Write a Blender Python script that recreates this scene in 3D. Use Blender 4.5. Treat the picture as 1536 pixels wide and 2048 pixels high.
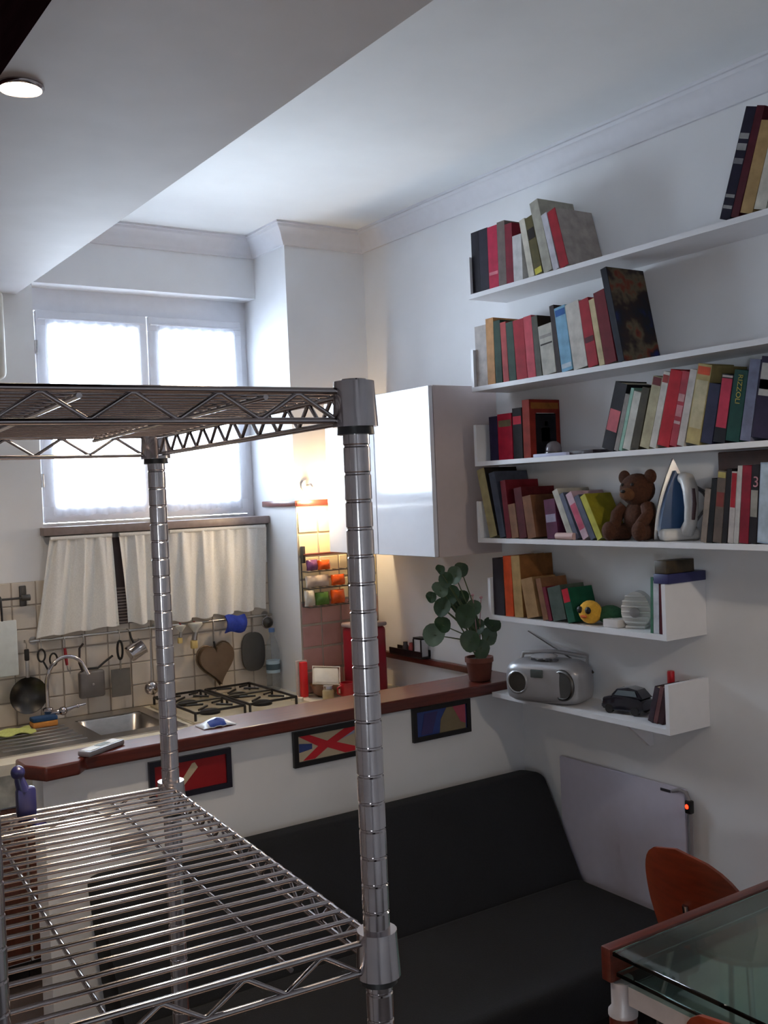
import bpy, bmesh, math, random
from mathutils import Vector, Matrix
random.seed(7)
for o in list(bpy.data.objects): bpy.data.objects.remove(o, do_unlink=True)
SC = bpy.context.scene
COL = SC.collection
R = math.radians

# ------------------------------------------------------------------ camera
EYE = Vector((0.0, 0.0, 1.82)); YAW, PIT, ROL, FPX = R(33.769), R(1.169), R(2.399), 2059.0
_f = Vector((math.sin(YAW)*math.cos(PIT), math.cos(YAW)*math.cos(PIT), -math.sin(PIT)))
_r = Vector((math.cos(YAW), -math.sin(YAW), 0)); _d = _f.cross(_r)
RT = _r*math.cos(ROL) + _d*math.sin(ROL); DN = -_r*math.sin(ROL) + _d*math.cos(ROL); FW = _f
cd = bpy.data.cameras.new('camera'); cam = bpy.data.objects.new('camera', cd); COL.objects.link(cam)
cd.sensor_fit = 'VERTICAL'; cd.sensor_height = 24.0; cd.lens = 24.0*FPX/2048; cd.clip_start = 0.02
m = Matrix.Identity(4)
for i, v in enumerate((RT, -DN, -FW)):
    for j in range(3): m[j][i] = v[j]
m.translation = EYE
cam.matrix_world = m; SC.camera = cam

# ------------------------------------------------------------------ sky, lights, exposure
SC.view_settings.view_transform = 'Standard'; SC.view_settings.look = 'None'
SC.view_settings.exposure = 0.0; SC.view_settings.gamma = 1.0; SC.view_settings.use_curve_mapping = False
W = bpy.data.worlds.new('sky'); SC.world = W; W.use_nodes = True
W.node_tree.nodes['Background'].inputs[0].default_value = (0.85, 0.94, 1.0, 1)
W.node_tree.nodes['Background'].inputs[1].default_value = 48.0
def light(name, kind, loc, energy, col, **k):
    d = bpy.data.lights.new(name, kind); d.energy = energy; d.color = col
    tgt = k.pop('to', None)
    for a, b in k.items(): setattr(d, a, b)
    o = bpy.data.objects.new(name, d); COL.objects.link(o); o.location = loc
    if tgt is not None: o.rotation_euler = (Vector(tgt)-Vector(loc)).to_track_quat('-Z', 'Y').to_euler()
    return o
pw = light('window_portal', 'AREA', (1.815, 4.86, 2.25), 1, (1, 1, 1), shape='RECTANGLE', size=1.1, size_y=1.12, to=(1.815, 0, 2.25))
pw.data.cycles.is_portal = True
pb = light('fill_window_portal', 'AREA', (-1.58, -1.45, 1.42), 1, (1, 1, 1), shape='RECTANGLE', size=0.46, size_y=0.42, to=(3, -1.45, 1.42))  # portal for the added fill window
pb.data.cycles.is_portal = True

# ------------------------------------------------------------------ pixel helpers (1536 x 2048 photograph)
def ray(px, py): return RT*((px-768)/FPX) + DN*((py-1024)/FPX) + FW
def P(px, py, x=None, y=None, z=None):
    d = ray(px, py)
    if x is not None: t = (x-EYE.x)/d.x
    elif y is not None: t = (y-EYE.y)/d.y
    else: t = (z-EYE.z)/d.z
    return EYE + d*t
def y_at(px, x, z):                       # y on the line (x, ., z) that is seen at column px
    a, b = -3000.0, 5000.0
    for _ in range(50):
        c = (a+b)/2
        if P(px, c, x=x).z > z: a = c
        else: b = c
    return P(px, a, x=x).y

# ------------------------------------------------------------------ materials
MATS = {}
def lin(c):
    c = c/255.0
    return c/12.92 if c <= 0.04045 else ((c+0.055)/1.055)**2.4
def mat(name, rgb, rough=0.5, metal=0.0, var=0.06, scale=25.0, bump=0.0, stretch=None, coat=0.0, emit=0.0, trans=0.0, alpha=1.0, spec=0.5):
    if name in MATS: return MATS[name]
    M = bpy.data.materials.new(name); M.use_nodes = True; nt = M.node_tree; n = nt.nodes; l = nt.links
    b = n['Principled BSDF']; col = [lin(c) for c in rgb]
    b.inputs['Roughness'].default_value = rough; b.inputs['Metallic'].default_value = metal
    b.inputs['Coat Weight'].default_value = coat; b.inputs['Specular IOR Level'].default_value = spec
    b.inputs['Coat Roughness'].default_value = 0.08
    tc = n.new('ShaderNodeTexCoord'); mp = n.new('ShaderNodeMapping'); nz = n.new('ShaderNodeTexNoise')
    l.new(tc.outputs['Object'], mp.inputs['Vector']); l.new(mp.outputs['Vector'], nz.inputs['Vector'])
    nz.inputs['Scale'].default_value = scale; nz.inputs['Detail'].default_value = 3.0
    if stretch: mp.inputs['Scale'].default_value = stretch
    rp = n.new('ShaderNodeValToRGB'); l.new(nz.outputs['Fac'], rp.inputs['Fac'])
    rp.color_ramp.elements[0].position = 0.3; rp.color_ramp.elements[1].position = 0.7
    rp.color_ramp.elements[0].color = [max(0, c*(1-var)) for c in col]+[1]
    rp.color_ramp.elements[1].color = [min(1, c*(1+var)) for c in col]+[1]
    l.new(rp.outputs['Color'], b.inputs['Base Color'])
    if bump:
        bp = n.new('ShaderNodeBump'); bp.inputs['Strength'].default_value = bump; bp.inputs['Distance'].default_value = 0.004
        l.new(nz.outputs['Fac'], bp.inputs['Height']); l.new(bp.outputs['Normal'], b.inputs['Normal'])
    if emit:
        l.new(rp.outputs['Color'], b.inputs['Emission Color']); b.inputs['Emission Strength'].default_value = emit
    if trans: b.inputs['Transmission Weight'].default_value = trans
    if alpha < 1: b.inputs['Alpha'].default_value = alpha
    MATS[name] = M; return M
def thin(name, rgb, clear=0.5, translucent=True, gloss=0.06):
    if name in MATS: return MATS[name]
    M = bpy.data.materials.new(name); M.use_nodes = True; nt = M.node_tree; n = nt.nodes; l = nt.links
    out = n['Material Output']; n.remove(n['Principled BSDF'])
    c = [lin(v) for v in rgb]+[1]
    tr = n.new('ShaderNodeBsdfTransparent'); mx = n.new('ShaderNodeMixShader'); mx.inputs[0].default_value = 1-clear
    if translucent:
        a = n.new('ShaderNodeBsdfTranslucent'); d = n.new('ShaderNodeBsdfDiffuse'); m2 = n.new('ShaderNodeMixShader')
        a.inputs[0].default_value = c; d.inputs[0].default_value = c; m2.inputs[0].default_value = 0.35
        nz = n.new('ShaderNodeTexNoise'); nz.inputs['Scale'].default_value = 60
        mr = n.new('ShaderNodeMapRange'); mr.inputs[3].default_value = 1-clear-0.08; mr.inputs[4].default_value = 1-clear+0.08
        tc = n.new('ShaderNodeTexCoord'); l.new(tc.outputs['Object'], nz.inputs['Vector']); l.new(nz.outputs['Fac'], mr.inputs[0]); l.new(mr.outputs[0], mx.inputs[0])
        l.new(a.outputs[0], m2.inputs[1]); l.new(d.outputs[0], m2.inputs[2]); l.new(tr.outputs[0], mx.inputs[1]); l.new(m2.outputs[0], mx.inputs[2])
    else:
        tr.inputs[0].default_value = c
        g = n.new('ShaderNodeBsdfGlossy'); g.inputs['Roughness'].default_value = 0.02
        fr = n.new('ShaderNodeFresnel'); fr.inputs[0].default_value = 1.45
        l.new(fr.outputs[0], mx.inputs[0]); l.new(tr.outputs[0], mx.inputs[1]); l.new(g.outputs[0], mx.inputs[2])
    l.new(mx.outputs[0], out.inputs['Surface'])
    MATS[name] = M; return M

# ------------------------------------------------------------------ mesh helpers
class MB:
    def __init__(s): s.v = []; s.f = []; s.flat = False
    def add(s, vs, fs, M=None):
        k = len(s.v)
        s.v += [tuple(M @ Vector(v)) if M is not None else tuple(v) for v in vs]
        s.f += [tuple(i+k for i in f) for f in fs]; return s
    def box(s, x0, x1, y0, y1, z0, z1, M=None):
        s.flat = True
        vs = [(x, y, z) for z in (z0, z1) for y in (y0, y1) for x in (x0, x1)]
        return s.add(vs, [(0, 2, 3, 1), (4, 5, 7, 6), (0, 1, 5, 4), (2, 6, 7, 3), (0, 4, 6, 2), (1, 3, 7, 5)], M)
    def rbox(s, x0, x1, y0, y1, z0, z1, b=0.005, seg=2, M=None):
        s.flat = True
        bm = bmesh.new(); bmesh.ops.create_cube(bm, size=1)
        for v in bm.verts: v.co = Vector(((x0+x1)/2+v.co.x*(x1-x0), (y0+y1)/2+v.co.y*(y1-y0), (z0+z1)/2+v.co.z*(z1-z0)))
        bmesh.ops.bevel(bm, geom=list(bm.edges), offset=b, segments=seg, affect='EDGES', profile=0.5)
        bm.verts.index_update()
        s.add([tuple(v.co) for v in bm.verts], [[v.index for v in f.verts] for f in bm.faces], M); bm.free(); return s
    def cyl(s, p0, p1, r0, r1=None, n=14, M=None):
        return s.tube([p0, p1], [r0, r0 if r1 is None else r1], n, M=M)
    def tube(s, pts, r, n=8, closed=False, M=None):
        pts = [Vector(p) for p in pts]; k = len(pts); rr = r if isinstance(r, (list, tuple)) else [r]*k
        vs, fs = [], []; up = None
        for i, p in enumerate(pts):
            if closed: t = pts[(i+1) % k]-pts[i-1]
            else: t = pts[min(i+1, k-1)]-pts[max(i-1, 0)]
            t.normalize()
            if up is None: up = Vector((0, 0, 1)) if abs(t.z) < 0.9 else Vector((1, 0, 0))
            a = t.cross(up)
            if a.length < 1e-4: a = t.cross(Vector((0.3, 0.9, 0.2)))
            a.normalize(); b = a.cross(t); up = b
            for j in range(n):
                q = 2*math.pi*j/n; vs.append(p+(a*math.cos(q)+b*math.sin(q))*rr[i])
        for i in range(k if closed else k-1):
            for j in range(n):
                i2 = (i+1) % k; fs.append((i*n+j, i*n+(j+1) % n, i2*n+(j+1) % n, i2*n+j))
        if not closed: fs.append(tuple(range(n-1, -1, -1))); fs.append(tuple((k-1)*n+j for j in range(n)))
        return s.add(vs, fs, M)
    def lathe(s, prof, n=24, M=None):
        vs, fs = [], []
        for r, z in prof:
            for j in range(n): q = 2*math.pi*j/n; vs.append((r*math.cos(q), r*math.sin(q), z))
        for i in range(len(prof)-1):
            for j in range(n): fs.append((i*n+j, i*n+(j+1) % n, (i+1)*n+(j+1) % n, (i+1)*n+j))
        if prof[0][0] > 1e-6: fs.append(tuple(range(n-1, -1, -1)))
        if prof[-1][0] > 1e-6: fs.append(tuple((len(prof)-1)*n+j for j in range(n)))
        return s.add(vs, fs, M)
    def ball(s, c, rx, ry=None, rz=None, nu=16, nv=10, M=None):
        ry = rx if ry is None else ry; rz = rx if rz is None else rz
        vs = [(c[0], c[1], c[2]-rz)]; fs = []
        for i in range(1, nv):
            a = math.pi*i/nv-math.pi/2
            for j in range(nu):
                q = 2*math.pi*j/nu; vs.append((c[0]+rx*math.cos(a)*math.cos(q), c[1]+ry*math.cos(a)*math.sin(q), c[2]+rz*math.sin(a)))
        vs.append((c[0], c[1], c[2]+rz)); T = len(vs)-1
        for j in range(nu):
            fs.append((0, 1+(j+1) % nu, 1+j)); fs.append((T, 1+(nv-2)*nu+j, 1+(nv-2)*nu+(j+1) % nu))
            for i in range(nv-2):
                a = 1+i*nu+j; b = 1+i*nu+(j+1) % nu; fs.append((a, b, b+nu, a+nu))
        return s.add(vs, fs, M)
    def prism(s, poly, a, b, axis='z', M=None):
        s.flat = True; k = len(poly); vs = []
        for h in (a, b):
            for u, w in poly: vs.append((u, w, h) if axis == 'z' else ((u, h, w) if axis == 'y' else (h, u, w)))
        fs = [tuple(range(k)), tuple(range(2*k-1, k-1, -1))]+[(i, (i+1) % k, k+(i+1) % k, k+i) for i in range(k)]
        return s.add(vs, fs, M)
    def grid(s, rows, thick=None, M=None):
        a = len(rows); b = len(rows[0]); vs = [p for r in rows for p in r]
        fs = [(i*b+j, i*b+j+1, (i+1)*b+j+1, (i+1)*b+j) for i in range(a-1) for j in range(b-1)]
        if thick:
            t = Vector(thick); k = len(vs); vs = vs+[tuple(Vector(v)+t) for v in vs]
            fs += [tuple(i+k for i in reversed(f)) for f in list(fs)]
            bd = [(0, j) for j in range(b)]+[(i, b-1) for i in range(1, a)]+[(a-1, j) for j in range(b-2, -1, -1)]+[(i, 0) for i in range(a-2, 0, -1)]
            ix = [i*b+j for i, j in bd]
            for q in range(len(ix)):
                u, w = ix[q], ix[(q+1) % len(ix)]; fs.append((w, u, u+k, w+k))
        return s.add(vs, fs, M)
    def mesh(s, name, material, off=None, smooth=True, angle=None):
        angle = angle or (38 if s.flat else 66)
        vs = s.v if off is None else [tuple(Vector(v)-off) for v in s.v]
        me = bpy.data.meshes.new(name); me.from_pydata(vs, [], s.f)
        bm = bmesh.new(); bm.from_mesh(me); bmesh.ops.recalc_face_normals(bm, faces=list(bm.faces)); bm.to_mesh(me); bm.free()
        if smooth:
            me.shade_smooth(); me.set_sharp_from_angle(angle=R(angle))
        if material is not None: me.materials.append(material)
        return me
    def build(s, name, material, parent=None, world=False, **k):
        off = Vector(parent['base']) if (world and parent is not None) else None
        o = bpy.data.objects.new(name, s.mesh(name, material, off, **k)); COL.objects.link(o)
        if parent is not None: o.parent = parent
        return o
def tag(o, label, cat=None, group=None, kind=None):
    if label: o['label'] = label
    if cat: o['category'] = cat
    if group: o['group'] = group
    if kind: o['kind'] = kind
    return o
def struct(name, mb, material, label=None):
    mb.flat = True; o = mb.build(name, material); o['kind'] = 'structure'
    if label: o['label'] = label
    return o
def thing(name, label, cat, loc=(0, 0, 0), rot=(0, 0, 0), group=None):
    o = bpy.data.objects.new(name, None); COL.objects.link(o); o.location = loc; o.rotation_euler = rot
    o.empty_display_size = 0.03; o['base'] = tuple(float(c) for c in loc)
    return tag(o, label, cat, group)
def solo(name, mb, material, label, cat, group=None, **k):
    xs, ys, zs = zip(*mb.v)
    base = Vector(((min(xs)+max(xs))/2, (min(ys)+max(ys))/2, min(zs)))
    o = bpy.data.objects.new(name, mb.mesh(name, material, base, **k)); COL.objects.link(o); o.location = base
    return tag(o, label, cat, group)
def arc(c, r, a0, a1, n, ax='xz'):
    out = []
    for i in range(n+1):
        q = R(a0+(a1-a0)*i/n); u, w = r*math.cos(q), r*math.sin(q)
        out.append((c[0]+u, c[1], c[2]+w) if ax == 'xz' else ((c[0], c[1]+u, c[2]+w) if ax == 'yz' else (c[0]+u, c[1]+w, c[2])))
    return out
def TR(x, y, z, rx=0, ry=0, rz=0):
    return Matrix.Translation((x, y, z)) @ Matrix.Rotation(R(rz), 4, 'Z') @ Matrix.Rotation(R(ry), 4, 'Y') @ Matrix.Rotation(R(rx), 4, 'X')

# palette
white_wall = mat('painted_plaster', (236, 237, 240), 0.75, var=0.02, scale=6, bump=0.04)
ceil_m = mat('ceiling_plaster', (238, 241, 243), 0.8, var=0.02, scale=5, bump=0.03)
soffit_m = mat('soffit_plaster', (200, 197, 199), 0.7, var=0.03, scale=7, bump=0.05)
corn_m = mat('cornice_plaster', (222, 222, 228), 0.7, var=0.02)
floor_m = mat('floor_tile', (92, 80, 76), 0.35, var=0.08, scale=9)
grout_m = mat('grout', (176, 164, 152), 0.8, var=0.05)
tile_m = mat('glazed_tile', (212, 202, 190), 0.22, var=0.04, scale=14)
tile_warm = mat('cream_glazed_tile', (238, 224, 186), 0.22, var=0.04, scale=14)
tile_rose = mat('rose_glazed_tile', (186, 144, 138), 0.25, var=0.06, scale=14)
wframe_m = mat('window_paint', (232, 233, 240), 0.4, var=0.02)
wood_red = mat('red_brown_wood', (88, 34, 24), 0.32, var=0.25, scale=8, stretch=(1, 12, 12), coat=0.3)
sill_m = mat('grey_stone_sill', (140, 124, 120), 0.4, var=0.1, scale=40)
white_lam = mat('white_laminate', (232, 232, 236), 0.35, var=0.015)
gloss_white = mat('gloss_white_door', (236, 238, 246), 0.1, var=0.01, coat=0.5)
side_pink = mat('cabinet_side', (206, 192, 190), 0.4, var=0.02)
chrome = mat('chrome_wire', (186, 180, 182), 0.15, 1.0, var=0.04, scale=60)
steel = mat('brushed_steel', (176, 172, 168), 0.28, 1.0, var=0.08, scale=30, stretch=(1, 20, 1))
dark_steel = mat('dark_steel', (92, 90, 88), 0.38, 1.0, var=0.1)
black_pl = mat('black_plastic', (22, 20, 22), 0.4, var=0.1)
cream = mat('cream_enamel', (226, 218, 198), 0.3, var=0.03)
linen = mat('cream_linen', (238, 236, 232), 0.9, var=0.06, scale=180, bump=0.15)
dark_niche = mat('dark_louvre', (70, 58, 60), 0.6, var=0.1)
paper = mat('book_paper', (214, 204, 184), 0.9, var=0.08, scale=5, stretch=(1, 160, 1))
fabric = mat('charcoal_fabric', (21, 23, 28), 0.95, var=0.15, scale=220, bump=0.2)
glass_win = thin('window_glass', (246, 250, 255), 0.9, translucent=False)
sheer_m = thin('sheer_white', (246, 247, 252), 0.35)

# ================================================================== THE ROOM
XR, YW, YP, XP = 2.80, 4.60, 4.28, 2.36          # right wall, window wall, pillar front, pillar side
ZC, ZS = 3.09, 2.74                              # ceiling, soffit
struct('floor', MB().box(-1.5, 2.95, -2.65, 4.85, -0.1, 0), floor_m)
struct('ceiling', MB().box(-1.5, 2.95, -2.65, 4.85, ZC, ZC+0.1), ceil_m)
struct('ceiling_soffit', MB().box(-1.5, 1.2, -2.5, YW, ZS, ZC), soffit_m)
struct('wall_right', MB().box(XR, XR+0.15, -2.65, 4.85, 0, ZC), white_wall)
struct('wall_left', MB().box(-1.65, -1.5, -2.65, -1.68, 0, ZC).box(-1.65, -1.5, -1.22, 4.85, 0, ZC).box(-1.65, -1.5, -1.68, -1.22, 0, 1.21).box(-1.65, -1.5, -1.68, -1.22, 1.63, ZC), white_wall)
wb = struct('wall_back', MB().box(-1.5, 1.27, YW, 4.85, 0, ZC).box(XP, XR, YW, 4.85, 0, ZC).box(1.27, XP, YW, 4.85, 0, 1.70).box(1.27, XP, YW, 4.85, 2.80, ZC), white_wall)
struct('wall_front', MB().box(-1.5, XR, -2.65, -2.5, 0, ZC), white_wall)
wpil = struct('wall_pillar', MB().box(XP, XR, YP, YW, 0, ZC), white_wall)
wpar = struct('wall_partition', MB().box(0.85, XR, 3.22, 3.34, 0, 0.991), white_wall)
# added unseen window behind the camera, lets in fill daylight for the right wall
struct('fill_window', MB().box(-1.6, -1.55, -1.68, -1.22, 1.21, 1.23).box(-1.6, -1.55, -1.68, -1.22, 1.61, 1.63).box(-1.6, -1.55, -1.68, -1.66, 1.23, 1.61).box(-1.6, -1.55, -1.24, -1.22, 1.23, 1.61), wframe_m)
# cornice
prof = [(0, -0.095), (0.012, -0.095), (0.016, -0.082), (0.024, -0.076), (0.034, -0.052), (0.052, -0.03), (0.064, -0.023), (0.068, -0.012), (0.075, -0.010), (0.075, 0), (0, 0)]
path = [(XR, -2.5), (XR, YP), (XP, YP), (XP, YW), (1.2, YW)]
rings = []
for i, p in enumerate(path):
    nn = []
    for a, b in ((i-1, i), (i, i+1)):
        if 0 <= a and b < len(path):
            d = Vector(path[b])-Vector(path[a]); d.normalize(); nn.append(Vector((-d.y, d.x)))
    o = nn[0] if len(nn) == 1 else (nn[0]+nn[1])/(1+nn[0].dot(nn[1]))
    rings.append([(p[0]+o.x*a, p[1]+o.y*a, ZC+b) for a, b in prof])
n = len(prof)
struct('trim_1', MB().add([v for r in rings for v in r], [(i*n+j, i*n+(j+1) % n, (i+1)*n+(j+1) % n, (i+1)*n+j) for i in range(len(path)-1) for j in range(n)]+[tuple(range(n)), tuple((len(path)-1)*n+j for j in range(n))]), corn_m)
# window in the back wall
win = tag(bpy.data.objects.new('window_1', None), None, kind='structure'); COL.objects.link(win)
win['base'] = (0.0, 0.0, 0.0)
y0, y1 = 4.72, 4.79
MB().box(1.27, XP, y0, y1, 1.70, 1.735).box(1.27, XP, y0, y1, 2.70, 2.80).box(1.27, 1.305, y0, y1, 1.735, 2.70).box(2.325, XP, y0, y1, 1.735, 2.70).build('window_frame', wframe_m, win)
for a, b in ((1.308, 1.828), (1.834, 2.322)):
    s = MB(); z0, z1 = 1.738, 2.698
    s.rbox(a, b, 4.700, 4.75, z0, z0+0.075, 0.006).rbox(a, b, 4.700, 4.75, z1-0.07, z1, 0.006)
    s.rbox(a, a+0.055, 4.700, 4.75, z0+0.07, z1-0.065, 0.006).rbox(b-0.055, b, 4.700, 4.75, z0+0.07, z1-0.065, 0.006)
    sa = s.build('window_sash', wframe_m, win)
    MB().box(a+0.05, b-0.05, 4.722, 4.727, z0+0.07, z1-0.065).build('window_pane', glass_win, sa)
h = MB()
for z in (1.9, 2.5): h.cyl((1.304, 4.695, z), (1.304, 4.695, z+0.06), 0.008)
h.build('window_hinge', steel, win)
h = MB().rbox(1.815, 1.845, 4.688, 4.7, 2.14, 2.26, 0.004).cyl((1.83, 4.69, 2.2), (1.83, 4.66, 2.2), 0.008).rbox(1.823, 1.837, 4.65, 4.664, 2.09, 2.21, 0.005)
h.build('window_handle', steel, win)
# wide stone sill
sl = MB().rbox(1.255, XP-0.001, 4.545, 4.70, 1.685, 1.722, 0.004)
struct('trim_5', sl, sill_m, 'grey-brown stone window sill')
# lace sheers on each sash
for (a, b, nm) in ((1.345, 1.79, 'left'), (1.872, 2.285, 'right')):
    t = thing('sheer_curtain', 'white lace sheer on the %s window sash' % nm, 'curtain', ((a+b)/2, 4.685, 1.765))
    rows = []
    for i in range(13):
        z = 1.775+(2.655-1.775)*i/12; row = []
        for j in range(41):
            u = j/40; row.append((a+(b-a)*u, 4.686+0.006*math.sin(u*46+math.sin(i*0.5)*0.4), z-(0.012*abs(math.sin(u*14)) if i == 0 else 0)))
        rows.append(row)
    MB().grid(rows).build('sheer_cloth', sheer_m, t, world=True)
    MB().cyl((a-0.03, 4.692, 2.66), (b+0.03, 4.692, 2.66), 0.005).build('curtain_rod', wframe_m, t, world=True)

# ------------------------------------------------------------------ wall tiles
MB().box(0.3, XP, YW-0.004, YW, 0.87, 1.49).build('grout', grout_m, wb)
MB().box(XP, XR, YP-0.004, YP, 0.87, 1.77).build('grout', grout_m, wpil)
def tile_mesh(material, w, axis='y'):
    b = MB()
    if axis == 'y': b.rbox(-w/2, w/2, -0.0085, -0.003, -w/2, w/2, 0.002, 1)
    return b.mesh('tile', material)
tm = {k: tile_mesh(v, 0.0985) for k, v in (('a', tile_m), ('w', tile_warm), ('r', tile_rose))}
def put_tile(me, x, y, z, parent, sx=1.0):
    o = bpy.data.objects.new('tile', me); COL.objects.link(o); o.parent = parent; o.location = (x, y, z); o.scale = (sx, 1, 1)
for i in range(20):
    for k in range(6):
        x = XP-0.052-i*0.1035
        put_tile(tm['a'], x, YW, 0.922+k*0.1035, wb)
for i in range(4):
    for k in range(8):
        put_tile(tm['r' if k < 4 else 'w'], XP+0.057+i*0.109, YP, 0.925+k*0.109, wpil, 1.04)
struct('trim_6', MB().rbox(XP-0.012, XR, YP-0.022, YP, 1.765, 1.793, 0.004).rbox(XP-0.014, XP, YP-0.022, YW, 1.765, 1.793, 0.004), wood_red, 'thin red-brown wooden strip above the pillar tiles')
struct('trim_7', MB().rbox(XR-0.03, XR, 3.40, YP-0.02, 1.008, 1.036, 0.004), wood_red, 'red-brown wooden strip on the right wall behind the plant')

# ------------------------------------------------------------------ partition cap
poly = [(0.79, 3.2), (0.835, 3.125), (0.94, 3.135), (0.97, 3.175), (XR-0.001, 3.175), (XR-0.001, 3.395), (1.5, 3.395), (1.3, 3.30), (0.79, 3.30)]
cap = MB().prism(poly, 0.992, 1.036)
o = solo('bar_counter', cap, wood_red, 'red-brown wooden counter top capping the low white partition', 'counter')
bv = o.modifiers.new('bevel', 'BEVEL'); bv.width = 0.006; bv.segments = 2; bv.limit_method = 'ANGLE'
# framed pictures on the partition front
def px_picture(x0, x1, z0, z1, label, deco):
    t = thing('framed_picture', label, 'picture', ((x0+x1)/2, 3.22, z0), group='small framed pictures on the low partition')
    f = 0.018
    MB().box(x0, x1, 3.205, 3.2195, z0, z0+f).box(x0, x1, 3.205, 3.2195, z1-f, z1).box(x0, x0+f, 3.205, 3.2195, z0+f, z1-f).box(x1-f, x1, 3.205, 3.2195, z0+f, z1-f).build('frame', black_pl if deco != 'red' else mat('navy_frame', (26, 24, 40), 0.4), t, world=True)
    bg = {'red': (150, 14, 22), 'flag': (190, 176, 150), 'blue': (84, 80, 132)}[deco]
    MB().box(x0+f, x1-f, 3.213, 3.2195, z0+f, z1-f).build('print', mat('print_'+deco, bg, 0.5, var=0.05), t, world=True)
    yy = (3.2118, 3.2128)
    def shape(poly, name, rgb):
        MB().prism([(x0+f+(x1-x0-2*f)*u, z0+f+(z1-z0-2*f)*w) for u, w in poly], yy[0], yy[1], 'y').build('printed_shape', mat(name, rgb, 0.5), t, world=True)
    if deco == 'red':
        shape([(0.33, 0.25), (0.40, 0.2), (0.60, 0.72), (0.56, 0.9), (0.52, 0.88)], 'print_cream', (206, 190, 160))
    elif deco == 'flag':
        shape([(0.02, 0.98), (0.2, 0.98), (0.5, 0.62), (0.8, 0.98), (0.98, 0.98), (0.98, 0.85), (0.66, 0.5), (0.98, 0.2), (0.98, 0.02), (0.8, 0.02), (0.5, 0.36), (0.28, 0.02), (0.08, 0.02), (0.34, 0.48)], 'print_scarlet', (196, 30, 44))
        yy = (3.2124, 3.2129)
        shape([(0.02, 0.35), (0.24, 0.42), (0.24, 0.62), (0.02, 0.7)], 'print_blue', (46, 66, 128))
        shape([(0.70, 0.55), (0.98, 0.72), (0.98, 0.9), (0.84, 0.9)], 'print_pale', (150, 160, 190))
    else:
        shape([(0.45, 0.0), (0.98, 0.0), (0.98, 0.98), (0.6, 0.98), (0.48, 0.55)], 'print_olive', (126, 112, 84))
        yy = (3.2112, 3.2117)
        shape([(0.72, 0.98), (0.98, 0.98), (0.98, 0.2), (0.88, 0.3)], 'print_rose', (168, 76, 92))
        shape([(0.08, 0.05), (0.3, 0.05), (0.42, 0.9), (0.16, 0.9)], 'print_indigo', (58, 52, 104))
px_picture(1.186, 1.477, 0.835, 0.970, 'dark-framed picture with a plain red print, under the counter left of the others', 'red')
px_picture(1.720, 2.000, 0.852, 0.980, 'black-framed picture with a red flag-like cross print, middle of the three', 'flag')
px_picture(2.238, 2.517, 0.853, 0.985, 'black-framed blue and olive print nearest the sofa corner', 'blue')
# switch plate on the partition
solo('cover_plate', MB().rbox(1.05, 1.17, 3.212, 3.2198, 0.695, 0.745, 0.003), mat('grey_plate', (150, 140, 138), 0.5), 'small grey cover plate on the low white partition', 'cover plate')

# ------------------------------------------------------------------ kitchen run
ZT = 0.87
o = MB().box(-0.2, 1.315, 3.93, 4.59, 0.83, ZT).box(1.635, XP, 3.93, 4.59, 0.83, ZT).box(XP, XR-0.001, 3.93, 4.27, 0.83, ZT).box(1.315, 1.635, 3.93, 4.11, 0.83, ZT).box(1.315, 1.635, 4.49, 4.59, 0.83, ZT)
solo('kitchen_worktop', o, cream, 'cream kitchen worktop along the tiled wall under the window', 'worktop')
brown_door = mat('brown_door', (92, 48, 34), 0.4, var=0.25, scale=10, stretch=(14, 14, 1))
marble = mat('mottled_front', (186, 184, 172), 0.4, var=0.28, scale=26)
# lower units: each its own cabinet
for i, (x0, x1) in enumerate(((-0.2, 0.38), (0.38, 0.98), (0.98, 1.30), (1.66, 2.2), (2.2, XR-0.002))):
    t = thing('base_cabinet', ['kitchen base unit at the far left of the worktop, mostly out of view', 'kitchen base unit with mottled drawer front and brown door beside the partition end', 'narrow kitchen base unit left of the sink bowl', 'kitchen base unit under the gas hob', 'kitchen base unit in the corner by the pillar'][i], 'cabinet', ((x0+x1)/2, 4.25, 0))
    MB().box(x0+0.002, x1-0.002, 3.99, 4.26 if i == 4 else 4.58, 0.1, 0.829).build('body', white_lam, t, world=True)
    MB().box(x0+0.002, x1-0.002, 4.03, 4.25 if i == 4 else 4.57, 0, 0.099).build('plinth', black_pl, t, world=True)
    d = MB().rbox(x0+0.006, x1-0.006, 3.97, 3.989, 0.70, 0.822, 0.003).build('drawer', marble, t, world=True)
    MB().cyl(((x0+x1)/2, 3.97, 0.765), ((x0+x1)/2, 3.945, 0.765), 0.012, 0.015).build('knob', steel, d, world=False).location = -Vector(t['base'])
    d = MB().rbox(x0+0.006, x1-0.006, 3.97, 3.989, 0.11, 0.692, 0.003).build('door', brown_door, t, world=True)
    MB().tube([(x1-0.06, 3.97, 0.66), (x1-0.06, 3.945, 0.65), (x1-0.06, 3.945, 0.57), (x1-0.06, 3.97, 0.56)], 0.005).build('handle', steel, d).location = -Vector(t['base'])
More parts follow.
